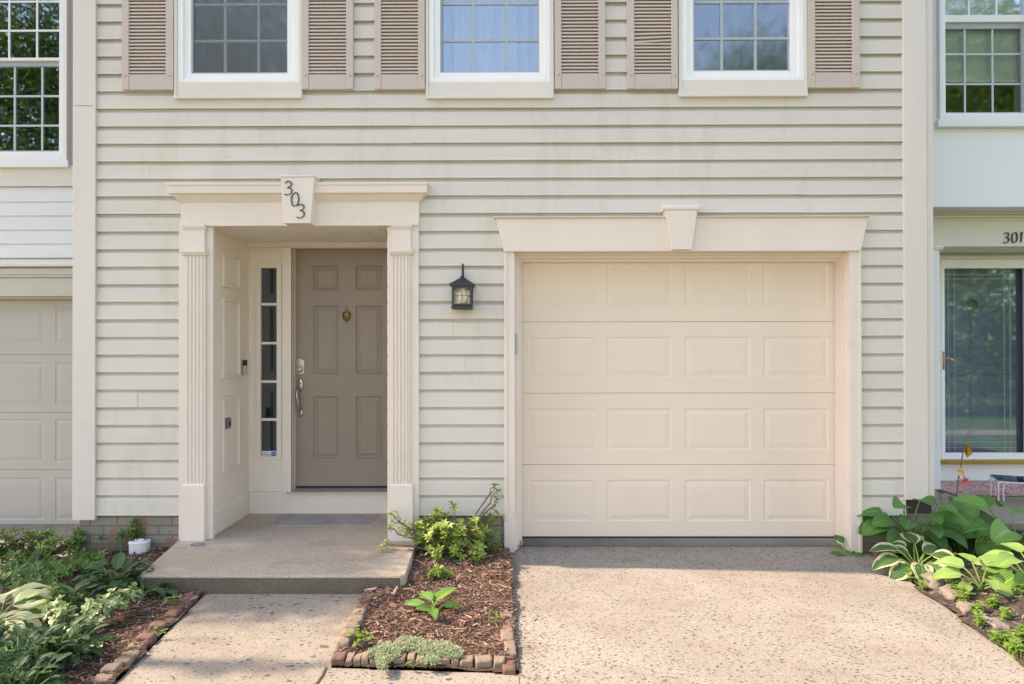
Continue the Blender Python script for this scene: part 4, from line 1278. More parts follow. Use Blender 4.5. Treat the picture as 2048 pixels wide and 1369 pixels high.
def lap(m, x0, x1, z0, z1, Y):
    m.loft([[(x, Y + y, z) for y, z in ((0.003, z0 + .003), (-.016, z0), (-.018, z0 + .004), (-.0165, z0 + .008), (-.013, z1 - .030), (-.0035, z1 - .014), (-.003, z1 + .004), (.003, z1 + .004))] for x in (x0, x1)])
for k in range(0, 5): lap(m, NX0, NX1, zs0 + k * ptc, zs0 + (k + 1) * ptc, YN)
k = 0
z = zN(318)
while z < TOP - .2:
    if z > wzb + 2.1:
        lap(m, NX0, NX1, z, z + ptc, YN)
    else:
        lap(m, NX0, wl0 - .13, z, z + ptc, YN)
    z += ptc
build(m, "siding", MT['siding_old'], nl)
m = M()
m.box(NX0, NX1, YN - .020, YN + .003, zN(360), zN(331)); m.box(NX0, NX1, YN - .03, YN + .003, zN(374) + .001, zN(360) - .001)
m.prismx([(YN + .003, zN(535)), (YN - .075, zN(535)), (YN - .080, zN(531)), (YN - .066, zN(526)), (YN - .03, zN(520)), (YN + .003, zN(519))], NX0, NX1)
build(m, "band_board", MT['cream'], nl, bevel=0.003)
m = M()
m.box(NX0, NX1, YN - .02, YN + .003, zN(593), zN(556)); m.box(NX0, NX1, YN - .034, YN + .003, zN(555.5), zN(536)); m.box(NX0, NX1, YN - .045, YN - .0345, zN(550), zN(538))
build(m, "fascia", MT['grey_trim'], nl, bevel=0.003)
m = M(); m.box(gx0 - .12, gx0 + .03, YN + .03, 1.385, gz0 - .1, gz1 + .2); m.box(gx1 - .01, gx1 + .1, YN + .03, 1.385, gz0 - .1, gz1 + .2); m.box(gx0 + .03, gx1 - .01, YN + .03, 1.385, gz1 - .02, gz1 + .15)
build(m, "garage_jamb", MT['grey_trim'], nl, bevel=0.002)
ng = sub("garage_door", nl)
Yn = 1.39
ln = [gz1 + .03] + [P(70, y, Yn).z for y in (709.5, 825, 939)] + [gz0]
cols_n = [(PX(a, Yn, 800), PX(b, Yn, 800)) for a, b in ((-364, -256), (-238, -130), (-113, -15.5), (-15.5 + 0.5, 89), (109, 152))]
cols_n = [(PX(a, Yn, 800), PX(b, Yn, 800)) for a, b in ((-258, -146), (-139, -40), (-19, 89), (109, 172))]
rows_n = [(P(70, b, Yn).z, P(70, a, Yn).z) for a, b in ((614, 688), (723, 811.5), (836.5, 926), (953.5, 1041))]
door_sections(ng, MT['garage_grey'], cols_n, rows_n, ln, gx0, gx1, Yn, prof_g)
m = M(); m.box(gx0, gx1, Yn + .003, Yn + .03, gz0 - .02, gz0 - .0005)
build(m, "bottom_seal", MT['rubber'], ng)
m = M(); m.box(gx0 - .1, gx1 + .1, Yn + .05, Yn + .08, gz0 - .1, gz1 + .2)
build(m, "door_backing", MT['room'], ng)
# window
def hung_window(parent, g0, g1, zb, zmeet0, zmeet1, zlow_top, ztop, Y, mvl, mhl, mvu, mhu, fr, white, blind_to=None, low_dx=0.0):
    wn = sub("window", parent)
    m = M()
    m.frame(g0 - fr, g1 + fr, zb - fr * 1.0, ztop, fr * .55, Y - .05, Y + .06, tb=fr * .45)
    m.frame(g0 - fr * .45, g1 + fr * .45, zb - fr * .55, ztop - .01, fr * .45, Y - .028, Y + .06, tb=fr * .55)
    m.box(g0 - fr - .02, g1 + fr + .02, Y - .06, Y + .003, zb - fr - .065, zb - fr - .001)
    build(m, "frame", white, wn, bevel=0.003)
    m = M(); m.box(g0, g1, Y - .012, Y + .03, zmeet0, zmeet1)
    build(m, "meeting_rail", white, wn, bevel=0.003)
    m = M(); m.frame(g0, g1, zb, zmeet0 - .001, .016, Y + .012, Y + .03, tb=.02, tt=max(.01, zmeet0 - zlow_top))
    build(m, "lower_sash", MT['grey_alu'], wn)
    for (za, zb_, yy, mv, mh) in ((zb, zmeet0, Y + .032, mvl, mhl), (zmeet1, ztop - .02, Y + .012, mvu, mhu)):
        m = M()
        for x in mv: m.box(x - .0085, x + .0085, yy - .010, yy - .003, za, zb_)
        e_ = [g0] + sorted(mv) + [g1]
        for z in mh:
            for a_, b_ in zip(e_, e_[1:]): m.box(a_ + .009, b_ - .009, yy - .010, yy - .003, z - .0085, z + .0085)
        build(m, "grille", MT['grille'] if za == zb else white, wn)
        m = M(); m.face([(g0, yy, za), (g1, yy, za), (g1, yy, zb_), (g0, yy, zb_)])
        build(m, "pane", MT['glass_low'] if blind_to else MT['glass_old'], wn)
    if blind_to:
        m = M(); z = blind_to
        while z < ztop:
            m.idx([(g0 - .02, Y + .10, z), (g1 + .02, Y + .10, z), (g1 + .02, Y + .085, z + .026), (g0 - .02, Y + .085, z + .026)], [(0, 1, 2, 3)])
            z += 0.026
        m.box(g0 - .02, g1 + .02, Y + .082, Y + .105, blind_to - .02, blind_to - .001)
        build(m, "blind", MT['blind'], wn)
    return wn
zq = lambda y: P(70, y, YN + .02).z
xq = lambda p_: PX(p_, YN + .02, 150)
hung_window(nl, wl0, wl1, zq(306), zq(124) - .0, zq(118), zq(133), wzb + 2.0, YN, [xq(84), xq(29)], [zq(251), zq(192)], [xq(76.5), xq(21)], [zq(63), zq(5), zq(-53)], 0.085, MT['white'])

# ================================================================== neighbour with the white wall
YR = 1.25
nr = root("neighbour_house", (5, YR, 0), "set back white fronted house with glazed storm door and number over it", "townhouse")
RX0, RX1 = HX1 - 0.02, 10.0
def zR(y, Y=YR): return P(1955, y, Y).z
YE, YDr = 1.52, 1.95
xr = lambda p_, Y, y=700: PX(p_, Y, y)
wr0 = xr(1884.5, YR + .02, 130); wpit = 55.5 * 6.23 / FPX; wr1 = xr(2044.5, YR + .02, 130)
wzr = zR(228)
m = M()
m.wall(RX0, RX1, zR(414), TOP, [(wr0 - .02, wr1 + .02, wzr - .02, wzr + 2.0)], YR, YR + .16)
m.box(RX1 - .15, RX1, YR + .16, 9, -.4, TOP); m.box(RX0, RX1, 9, 9.1, -.4, TOP)
m.box(RX0 + .01, RX1 - .15, YR + .161, 8.9, zR(414) - .0, zR(414) + .1)
build(m, "wall", MT['white_wall'], nr, bevel=0.004)
m = M(); m.prismx([(YR - .3, TOP), (5, TOP + 2), (9.4, TOP), (9.4, TOP + .1), (5, TOP + 2.2), (YR - .3, TOP + .1)], RX0 + .1, RX1 + .1)
m.box(RX0 + .02, RX1 - .02, YR + .02, 9.0, TOP - .03, TOP - .001)
build(m, "roof", bpy.data.materials["asphalt_shingle"], nr)
ze0, ze1 = zR(493, YE), zR(414, YR) - .001
dxl, dxr = xr(1880, YDr), xr(1880, YDr) + 1.02
m = M()
m.box(RX0, RX1, YE, YE + .1, ze0, ze1)
for z0_, z1_, dy in ((zR(442, YE), zR(437, YE), .012), (zR(436.5, YE), zR(431, YE), .026), (zR(430.5, YE), ze1, .04)):
    m.box(RX0, RX1, YE - dy, YE - .0005, z0_, z1_)
build(m, "entablature", MT['cream'], nr, bevel=0.003)
m = M()
m.box(RX0, RX1, YE + .101, YDr + .1, zR(513, YDr) + .03, ze0 + .05)
build(m, "porch_ceiling", MT['cream'], nr)
m = M(); m.wall(RX0, RX1, -.1, zR(513, YDr) + .04, [(dxl - .06, xr(2055, YDr) + .045, zR(927, YDr), zR(517, YDr) + .03)], YDr + .02, YDr + .1)
build(m, "entry_wall", MT['white_wall'], nr)
m = M()
zpb = 0.14
m.box(xr(1855, YE), xr(1880, YE), YE + .0, YE + .10, zpb, ze0 - .035)
m.box(xr(1855, YE), xr(1877, YE), YE - .014, YE - .0005, zpb, ze0 - .06)
m.prismx([(YE + .1, ze0 - .0345), (YE - .012, ze0 - .0345), (YE - .03, ze0 - .012), (YE - .03, ze0 - .0005), (YE + .1, ze0 - .0005)], xr(1855, YE), xr(1885, YE))
build(m, "pilaster", MT['white'], nr, bevel=0.003)
p301 = [P(2014, 475, YE - .014), P(2030, 475, YE - .014), P(2044, 474, YE - .014)]
for ch, p, wd in zip("301", p301, (.064, .062, .05)):
    digit(ch, p.x, p.z, 0.096, wd, YE - .014, YE - .0005, nr)
wnr = hung_window(nr, wr0, wr1, wzr, zR(47, YR + .02), zR(33, YR + .02), zR(58, YR + .02), wzr + 2.0, YR, [xr(1933, YR + .02), xr(1988.5, YR + .02)], [zR(108, YR + .02), zR(168, YR + .02)], [xr(1939, YR + .02), xr(1994, YR + .02)], [zR(-26, YR + .02)], 0.066, MT['white'], blind_to=zR(162, YR + .1))
# storm door
sd = sub("storm_door", nr)
Ys = YDr
z0_, z1_ = zR(918, Ys), zR(519, Ys)
g0, g1, gz0_, gz1_ = xr(1887.5, Ys), xr(2031.5, Ys), zR(905, Ys), zR(537, Ys)
m = M(); m.frame(dxl, xr(2055, Ys), z0_, z1_, g0 - dxl, Ys - .02, Ys + .015, tb=gz0_ - z0_, tt=z1_ - gz1_)
build(m, "door_rails", MT['white'], sd, bevel=0.004)
m = M(); m.frame(dxl - .05, xr(2055, Ys) + .05, z0_ - .0, z1_ + .035, .049, Ys - .03, Ys + .02, tb=.0005, tt=.034)
build(m, "door_frame", MT['cream'], sd, bevel=0.003)
m = M(); m.face([(g0, Ys, gz0_), (g1, Ys, gz0_), (g1, Ys, gz1_), (g0, Ys, gz1_)])
build(m, "pane", MT['glass_door'], sd)
m = M()
for x in (xr(1897, Ys), xr(1909, Ys), xr(2008, Ys), xr(2020, Ys)): m.box(x - .0016, x + .0016, Ys - .003, Ys - .001, gz0_, gz1_)
for y in (549, 558, 884, 895):
    m.box(g0, g1, Ys - .006, Ys - .0035, zR(y, Ys) - .0016, zR(y, Ys) + .0016)
build(m, "etched_lines", MT['grey_alu'], sd)
m = M(); hx, hz_ = xr(1884, Ys), zR(717, Ys)
m.box(hx - .006, hx + .006, Ys - .030, Ys - .0205, zR(739, Ys), zR(703, Ys))
m.tube(catmull([(hx, Ys - .03, hz_), (hx + .005, Ys - .055, hz_ + .004), (hx + .04, Ys - .058, hz_ + .002), (hx + .08, Ys - .055, hz_ - .018), (hx + .11, Ys - .055, hz_ - .016)], 6), [.007] * 8 + [.010] * 9 + [.007] * 8, 8)
build(m, "handle", MT['brass'], sd, smooth=True)
m = M(); m.box(dxl - .02, dxr + .3, Ys - .06, Ys + .0195, zR(927, Ys), z0_ - .002)
build(m, "sill", MT['brass'], sd, bevel=0.003)
# inner door of slate blue, open a crack behind the glass
m = M(); Yi = Ys + .16
bx0, bx1 = dxl + .02, dxl + .96
pn = [(bx0 + a, bx0 + b, z0_ + c, z0_ + d) for a, b in ((.12, .40), (.54, .82)) for c, d in ((.25, .85), (1.0, 1.55), (1.68, 1.90))]
m.grid_with_holes(bx0, bx1, z0_, z1_ + .03, pn, Yi)
for q in pn: m.rings(*q, Yi, [(0, 0), (.012, .010), (.03, .010), (.055, .001)])
build(m, "inner_door", MT['bluedoor'], sd, weld=True)
kq = P(1943, 610, Yi)
m = M(); m.tube([(kq.x + .045 * math.cos(t), Yi - .02, kq.z + .05 * math.sin(t)) for t in [2 * math.pi * k / 20 for k in range(21)]], .011, 8)
m.lathe([(.016, .0), (.016, .014), (.004, .02)], (kq.x, Yi, kq.z + .05), 12, 'y')
build(m, "knocker", MT['oldbrass'], sd, smooth=True)
# porch slab
m = M(); m.prismx([(0.42, -.1), (0.40, .11), (0.42, .125), (YDr + .02, .135), (YDr + .02, -.1)], RX0 + .35, 6.5)
struct(m, "porch_floor", MT['stoop'], "low concrete porch before the glazed storm door", "porch", bevel=0.006)
m = M(); m.prismz([(4.9, .38), (4.9, -8), (6.7, -8), (6.7, .38)], -.14, .0)  # unseen slab added to throw light back at the white wall
struct(m, "bounce_apron", MT['drive'], "unseen concrete apron added to bounce light onto the white fronted neighbour", "bounce surface", origin=(5.8, -3, 0))
# patterned mat and glass topped table
q0 = G(1905, 983, .137); q1 = G(2120, 962, .137)
m = M(); m.box(4.0, 5.2, 1.25, 1.85, .1365, .147)
tag(build(m, "door_mat", MT['doormat'], bevel=.003), "red and white patterned mat lying on the porch of the glazed door", "mat")
tz = 0.335
c_ = [G(1926, 944, tz), G(1971, 943.5, tz), G(2040, 960, tz), G(1970, 961, tz)]
ft = P(1965, 961, .9)
tbl = root("side_table", (4.3, 1.1, .137), "low white wire table with dark glass top on the porch", "table")
def wire_table(cx, cy, a, L, W, H):
    ca, sa = math.cos(a), math.sin(a)
    T = lambda u, v, z: (cx + u * ca - v * sa, cy + u * sa + v * ca, z)
    m = M(); m.loft([[T(-L, -W, z), T(L, -W, z), T(L, W, z), T(-L, W, z)] for z in (H - .006, H)])
    build(m, "glass_top", MT['glass_table'], tbl)
    m = M()
    for s_ in (-1, 1):
        m.tube([T(-L, s_ * W, H - .012), T(L, s_ * W, H - .012)], .006, 6); m.tube([T(s_ * L, -W, H - .012), T(s_ * L, W, H - .012)], .006, 6)
    build(m, "top_rim", MT['white'], tbl)
    for u in (-1, 1):
        for v in (-1, 1):
            m = M()
            m.tube(catmull([T(u * L * .98, v * W * .98, .137), T(u * L * .98, v * W * .98, H - .06), T(u * L * .96, v * W * .95, H - .025), T(u * L * .8, v * W * .98, H - .016)], 5), .006, 6)
            m.tube(catmull([T(u * L * .80, v * W * .98, .16), T(u * L * .80, v * W * .98, H - .05), T(u * L * .6, v * W * .98, H - .018)], 5), .005, 6)
            build(m, "leg", MT['white'], tbl)
wire_table(4.42, 1.02, RAD(-24), 0.21, 0.15, tz)

# ================================================================== edging bricks
def brick(c, d, L, W, H, mat, label, group, name="edging_brick", rough=0.0045, rnd=None, tilt=0.0, rr=0.09):
    rnd = rnd or random
    d = Vector((d.x, d.y, 0)).normalized(); n_ = Vector((-d.y, d.x, 0))
    m = M(); vs = []; seed = rnd.uniform(0, 90)
    nx, ny, nz = 6, 4, 4
    pts = {}
    bmv = []
    def pt(i, j, k):
        key = (i, j, k)
        if key in pts: return pts[key]
        u, v, w_ = i / nx * 2 - 1, j / ny * 2 - 1, k / nz * 2 - 1
        # rounded box
        q = Vector((u * L / 2, v * W / 2, w_ * H / 2))
        r_ = min(L, W, H) * rr
        inner = Vector((max(-L / 2 + r_, min(L / 2 - r_, q.x)), max(-W / 2 + r_, min(W / 2 - r_, q.y)), max(-H / 2 + r_, min(H / 2 - r_, q.z))))
        dv = q - inner
        if dv.length > r_: q = inner + dv.normalized() * r_
        q += Vector((noise.noise(q * 28 + Vector((seed, 0, 0))), noise.noise(q * 28 + Vector((0, seed, 9))), noise.noise(q * 28 + Vector((4, 0, seed))))) * rough
        q = Vector((q.x, q.y, q.z + q.x * tilt))
        w3 = c + d * q.x + n_ * q.y + Vector((0, 0, q.z + H / 2))
        pts[key] = len(bmv); bmv.append(w3)
        return pts[key]
    fs = []
    for i in range(nx):
        for j in range(ny):
            fs.append((pt(i, j, 0), pt(i, j + 1, 0), pt(i + 1, j + 1, 0), pt(i + 1, j, 0))); fs.append((pt(i, j, nz), pt(i + 1, j, nz), pt(i + 1, j + 1, nz), pt(i, j + 1, nz)))
    for i in range(nx):
        for k in range(nz):
            fs.append((pt(i, 0, k), pt(i + 1, 0, k), pt(i + 1, 0, k + 1), pt(i, 0, k + 1))); fs.append((pt(i, ny, k), pt(i, ny, k + 1), pt(i + 1, ny, k + 1), pt(i + 1, ny, k)))
    for j in range(ny):
        for k in range(nz):
            fs.append((pt(0, j, k), pt(0, j, k + 1), pt(0, j + 1, k + 1), pt(0, j + 1, k))); fs.append((pt(nx, j, k), pt(nx, j + 1, k), pt(nx, j + 1, k + 1), pt(nx, j, k + 1)))
    m.idx(bmv, fs)
    o = build(m, name, mat, smooth=True, origin=(c.x, c.y, c.z))
    return tag(o, label, "brick" if "brick" in name else "stone", group)
ORD = ["first", "second", "third", "fourth", "fifth", "sixth", "seventh", "eighth", "ninth", "tenth", "eleventh", "twelfth", "thirteenth", "fourteenth", "fifteenth", "sixteenth"]
rb = random.Random(11)
# row along the front of the middle bed
segs = [(660, 688), (691, 704), (707, 721), (722, 736), (739, 757), (760, 783), (786, 810), (813, 829), (831, 855), (867, 900), (902, 917), (919, 946), (949, 984), (987, 1010)]
for i, (a, b) in enumerate(segs):
    y0_ = 1332 + (a - 660) * 0.017
    p0, p1 = G(a, y0_), G(b, y0_)
    L = (p1 - p0).length * 0.98
    W, H = rb.uniform(.064, .08), rb.uniform(.034, .044)
    c = (p0 + p1) / 2 + Vector((0, W / 2, -0.002))
    brick(c, Vector((1, rb.uniform(-.07, .07), 0)), L, W, H, MT['brick_tan'] if i else MT['brick_red'],
          "weathered brick, %s from the walk in the front row of the middle mulch bed" % ORD[i], "edging bricks along the front of the mulch bed", rnd=rb, tilt=rb.uniform(-.08, .08))
# west side of the middle bed
a_, b_ = G(748, 1182), G(684, 1306)
n = 9
for i in range(n):
    t = (i + .5) / n
    c = a_ + (b_ - a_) * t + Vector((rb.uniform(-.006, .006), 0, -0.008))
    L = (b_ - a_).length / n * rb.uniform(.86, .97)
    brick(c, (b_ - a_), L, rb.uniform(.065, .078), rb.uniform(.045, .058), MT['brick_red'] if i < 4 else MT['brick_tan'],
          "weathered brick, %s from the stoop in the row between walk and middle mulch bed" % ORD[i], "edging bricks between walk and mulch bed", rnd=rb, tilt=rb.uniform(-.06, .06))
# along the driveway
a_, b_ = G(1007, 1098), G(1027, 1350)
n = 13
for i in range(n):
    t = ((i + .5) / n)
    c = a_ + (b_ - a_) * t + Vector((rb.uniform(-.008, .008) - .012, 0, -0.012 - (0.012 if i > 3 else 0)))
    L = (b_ - a_).length / n * rb.uniform(.82, .96)
    brick(c, (b_ - a_), L, rb.uniform(.055, .07), rb.uniform(.042, .058), MT['brick_tan'] if i % 3 else MT['brick_red'],
          "sunken brick, %s from the garage in the row between middle mulch bed and driveway" % ORD[i], "edging bricks between mulch bed and driveway", rnd=rb, tilt=rb.uniform(-.06, .06))
# along the walk, planting bed side
a_, b_ = G(399, 1184), G(205, 1372)
n = 14
for i in range(n):
    t = (i + .5) / n
    c = a_ + (b_ - a_) * t + Vector((-.018 + rb.uniform(-.006, .006), 0, -0.024))
    L = (b_ - a_).length / n * rb.uniform(.78, .90)
    brick(c + Vector((rb.uniform(-.012, .012), 0, rb.uniform(-.008, .006))), (b_ - a_) + Vector((rb.uniform(-.16, .16), 0, 0)), L, rb.uniform(.07, .085), rb.uniform(.042, .055), MT['brick_red'] if i < 9 else MT['brick_tan'],
          "flush brick, %s from the stoop in the row between walk and shrub bed" % ORD[i], "edging bricks between walk and shrub bed", rnd=rb, tilt=rb.uniform(-.05, .05))
# bricks then stones along the hosta bed
pts_ = [(1736, 1094, .11), (1756, 1111, .11), (1780, 1126, .11), (1806, 1144, .12)]
for i, (x, y, L) in enumerate(pts_):
    c = G(x, y); c.z = -.01
    brick(c, G(dr_near.x, 0) if False else (dr_near - dr_far), L, .075, .062, MT['brick_red'], "dull red brick, %s from the garage along the hosta bed" % ORD[i], "edging bricks along the hosta bed", rnd=rb, tilt=rb.uniform(-.1, .1))
for i, (x, y, L, H) in enumerate(((1838, 1158, .15, .10), (1868, 1178, .15, .09), (1903, 1200, .14, .08), (1938, 1228, .12, .06), (1990, 1258, .15, .06))):
    c = G(x, y); c.z = -.012
    brick(c, (dr_near - dr_far), L, .095, H, MT['stone'], "rough pinkish stone, %s down from the red bricks along the hosta bed" % ORD[i], "rough stones along the hosta bed", name="edging_stone", rough=0.028, rnd=rb, rr=.34)

# ================================================================== plants
SH = {'ovate': lambda t: 1.0 * math.sin(math.pi * t ** 0.75) ** 0.85, 'heart': lambda t: 1.75 * t ** 0.28 * (1 - t) ** 0.62,
      'obov': lambda t: 2.49 * t ** 0.9 * (1 - t) ** 0.5, 'lance': lambda t: 2.46 * t ** 0.6 * (1 - t) ** 0.7, 'blade': lambda t: min(1, 4 * t + .4) * (1 - t) ** .4}
def leaf(m, base, d, nrm, L, W, droop=0.8, fold=0.2, nl=5, nu=2, shape='ovate', rnd=None, wave=0.0, rg=random):
    d = d.normalized(); side = nrm.cross(d)
    if side.length < 1e-4: side = Vector((1, 0, 0)).cross(d)
    side.normalize(); nrm = d.cross(side).normalized()
    w_ = SH[shape]; p = Vector(base); vs = []; uvs = []; fs = []
    us = [(-1 + 2 * k / (2 * nu)) for k in range(2 * nu + 1)]
    ph = rg.uniform(0, 6)
    for i in range(nl + 1):
        t = i / nl; a = droop * t
        dd = d * math.cos(a) - nrm * math.sin(a); nn = nrm * math.cos(a) + d * math.sin(a)
        if i: p = p + dd * (L / nl)
        ww = max(0.0, w_(min(0.995, max(0.004, t)))) * W / 2
        for u in us:
            vs.append(p + side * u * ww + nn * (abs(u) ** 1.3 * fold * ww + wave * math.sin(ph + t * 11 + (3 if u > 0 else 0)) * abs(u) * W))
            uvs.append((u, t))
    n = len(us)
    for i in range(nl):
        for k in range(n - 1):
            fs.append((i * n + k, i * n + k + 1, (i + 1) * n + k + 1, (i + 1) * n + k))
    m.idx(vs, fs, rg.random() if rnd is None else rnd, uvs)
def azel(az, el): return Vector((math.cos(az) * math.cos(el), math.sin(az) * math.cos(el), math.sin(el)))
UP = Vector((0, 0, 1))

def hosta(name, label, base, leaves, mat, shape='heart', group=None, cat="hosta", fold=0.28, seed=1, wave=0.02, stem='greenstem', lscale=1.0):
    """leaves: (azimuth deg, petiole length, petiole elevation deg, leaf length, width, droop)"""
    rg = random.Random(seed); base = Vector(base)
    r = root(name, base, label, cat, group)
    mf, ms = M(), M()
    for az, pl, pe, L, W, dr in leaves:
        a = RAD(az + rg.uniform(-6, 6)); e = RAD(pe)
        p = base + Vector((rg.uniform(-.02, .02), rg.uniform(-.02, .02), -.01)); pts = [p]
        for k in range(4):
            p = p + azel(a, e) * pl / 4; e -= RAD(7); pts.append(p)
        ms.tube(pts, [.0055, .005, .0045, .004, .0035], 6)
        L *= lscale; W *= lscale
        e2 = e - RAD(18)
        d = azel(a, e2); nrm = azel(a, e2 + math.pi / 2)
        nrm = (nrm + Vector((-math.sin(a), math.cos(a), 0)) * rg.uniform(-.35, .35) + Vector((0, -.65, .1))).normalized()
        leaf(mf, p, d, nrm, L, W, dr, fold, 9, 4, shape, wave=wave, rg=rg)
    build(mf, "foliage", mat, r, smooth=True)
    build(ms, "stems", MT[stem], r, smooth=True)
    return r

def shrub(name, label, base, lobes, ntip, mat, L=(.025, .042), W=.36, shape='obov', whorl=(6, 8), cat="shrub", group=None, seed=1, zmin=0.02, stem_r=.004, stemmat='twig', lower=3, nl=3, droop=(0.1, 0.7)):
    """lobes: (centre Vector, rx, ry, rz)"""
    rg = random.Random(seed); base = Vector(base)
    r = root(name, base, label, cat, group)
    mf, ms = M(), M()
    tot = sum(l[1] * l[2] * l[3] for l in lobes) if False else sum((l[1] * l[2] * l[3]) ** .67 for l in lobes)
    for c, rx, ry, rz in lobes:
        n = max(2, int(ntip * (rx * ry * rz) ** .67 / tot))
        hub = base + (c - base) * (rg.uniform(.4, .65) if max(rx, ry) > .1 else rg.uniform(.8, .92))
        hub.z = max(hub.z, base.z + .02)
        ms.tube(catmull([base + Vector((rg.uniform(-.03, .03), rg.uniform(-.03, .03), -.01)), base + (hub - base) * .5 + Vector((0, 0, .02)), hub], 3), [stem_r * 1.5] * 7, 5)
        for k in range(n):
            v = Vector((rg.gauss(0, 1), rg.gauss(0, 1), rg.gauss(0, 1))).normalized() * rg.random() ** .4
            tip = c + Vector((v.x * rx, v.y * ry, v.z * rz))
            if tip.z < zmin + base.z: tip.z = base.z + zmin + rg.random() * .03
            mid = hub + (tip - hub) * .5 + Vector((rg.uniform(-.02, .02), rg.uniform(-.02, .02), rg.uniform(-.015, .02)))
            ms.tube([hub, mid, tip], [stem_r, stem_r * .7, stem_r * .45], 4, False)
            ax = ((tip - hub).normalized() * .6 + Vector((rg.gauss(0, .25), rg.gauss(0, .25), .75))).normalized()
            q = ax.orthogonal().normalized(); q2 = ax.cross(q)
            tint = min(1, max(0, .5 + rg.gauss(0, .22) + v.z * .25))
            nw = rg.randint(*whorl)
            for tier, cnt in ((0, nw), (1, lower)):
                pos = tip - ax * tier * .018 * (L[1] / .04)
                for j in range(cnt):
                    a = 2 * math.pi * (j + rg.random() * .6) / cnt
                    rad_ = q * math.cos(a) + q2 * math.sin(a)
                    th = rg.uniform(.65, 1.25) + .25 * tier
                    d = ax * math.cos(th) + rad_ * math.sin(th)
                    nrm = ax * math.sin(th) - rad_ * math.cos(th)
                    l_ = rg.uniform(*L)
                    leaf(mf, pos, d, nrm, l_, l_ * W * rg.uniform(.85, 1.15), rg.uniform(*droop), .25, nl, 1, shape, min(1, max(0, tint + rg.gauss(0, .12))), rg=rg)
    build(mf, "foliage", mat, r, smooth=True)
    build(ms, "stems", MT[stemmat], r, smooth=True)
    return r
def lobe(px, py, Y, rpx, flat=1.0):
    c = P(px, py, Y); s_ = (Y + 4.96) / FPX * rpx
    return (c, s_, s_ * .9, s_ * flat)

# --- middle bed
b = Vector((P(900, 1100, -.22).x, -.24, .04))
shrub("azalea", "sunlit spreading azalea between entry pilaster and garage casing", b,
      [lobe(900, 1058, -.24, 48), lobe(862, 1052, -.20, 36), lobe(945, 1068, -.22, 46), lobe(880, 1088, -.34, 38), lobe(935, 1092, -.30, 40), lobe(980, 1078, -.20, 28),
       lobe(965, 1045, -.16, 24), lobe(840, 1068, -.26, 28), lobe(815, 1052, -.28, 16), lobe(785, 1035, -.26, 15), lobe(768, 1085, -.32, 12), lobe(778, 1060, -.3, 10),
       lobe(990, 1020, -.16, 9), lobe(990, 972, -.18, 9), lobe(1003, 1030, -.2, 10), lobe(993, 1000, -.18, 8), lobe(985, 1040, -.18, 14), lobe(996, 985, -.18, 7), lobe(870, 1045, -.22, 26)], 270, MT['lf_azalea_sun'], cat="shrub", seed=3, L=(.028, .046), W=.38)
b = G(877, 1158, .04)
shrub("azalea", "tiny young azalea in the mulch between hosta and spreading azalea", b, [lobe(877, 1142, b.y, 17, .7), lobe(862, 1150, b.y, 9, .5), lobe(895, 1148, b.y, 9, .6)], 30, MT['lf_azalea_sun'], cat="shrub", seed=5, L=(.022, .036))
b = G(869, 1228, .035)
hosta("hosta", "small bright green hosta alone in the middle mulch bed", b,
      [(165, .07, 58, .13, .062, .5), (130, .08, 68, .13, .065, .6), (50, .09, 74, .15, .07, .5), (20, .08, 48, .12, .052, .5), (-80, .06, 62, .11, .055, .7), (85, .08, 66, .12, .06, .6), (-150, .05, 66, .09, .05, .4)],
      leafmat("hosta_fresh_leaf", (0.12, .30, .05), (.24, .44, .09), ribs=26.0), shape='ovate', seed=4, wave=.01)
# thyme carpet spilling over the bricks
rg = random.Random(8)
m = M()
for cx, cy, rx, ry, n in ((775, 1300, 30, 16, 700), (820, 1285, 35, 14, 620), (870, 1296, 40, 16, 900), (905, 1302, 22, 12, 350), (765, 1322, 12, 14, 300), (860, 1318, 20, 8, 150), (740, 1305, 8, 7, 60)):
    for k in range(n):
        a = rg.uniform(0, 6.28); r_ = rg.random() ** .6
        g = G(cx + rx * r_ * math.cos(a), cy + ry * r_ * math.sin(a), .05)
        z = .034 + .010 * (1 - r_) + rg.uniform(0, .010)
        base = Vector((g.x, g.y, z))
        ax = azel(rg.uniform(0, 6.28), rg.uniform(.3, 1.4))
        for j in range(4):
            leaf(m, base + ax * .004 * j, (ax + Vector((rg.gauss(0, .8), rg.gauss(0, .8), rg.gauss(0, .5)))), UP, rg.uniform(.006, .011), .005, .4, .2, 2, 1, 'ovate', rg=rg)
tag(build(m, "creeping_thyme", MT['lf_thyme'], smooth=True), "grey green creeping thyme spilling over the front bricks of the mulch bed", "ground cover", None, "stuff")
def weed(base, s_, label, mat='lf_weed', n=5, seed=1, name="weed", group=None, spread=.07, L=(.018, .034)):
    rg = random.Random(seed); base = Vector(base)
    r = root(name, base, label, "weed", group)
    mf, ms = M(), M()
    for k in range(n):
        a = rg.uniform(0, 6.28); e = rg.uniform(.35, 1.3)
        tip = base + azel(a, e) * spread * rg.uniform(.5, 1.1) * s_
        ms.tube([base + Vector((0, 0, -.005)), base + (tip - base) * .5 + Vector((0, 0, .006)), tip], .0014, 4)
        for j in range(5):
            t = rg.uniform(.5, 1.0); aa = rg.uniform(0, 6.28)
            leaf(mf, base + (tip - base) * t, azel(aa, rg.uniform(0, .7)), UP, rg.uniform(*L) * s_, .016 * s_, .5, .2, 3, 1, 'ovate', rg=rg)
    build(mf, "foliage", MT[mat], r, smooth=True); build(ms, "stems", MT['greenstem'], r)
    return r
weed(G(722, 1283, .03), 1.3, "yellowish creeping weed at the walk side corner of the middle mulch bed", n=7, seed=2)
weed(G(992, 1243, .03), .8, "tiny weed in the mulch near the driveway bricks", n=4, seed=6)
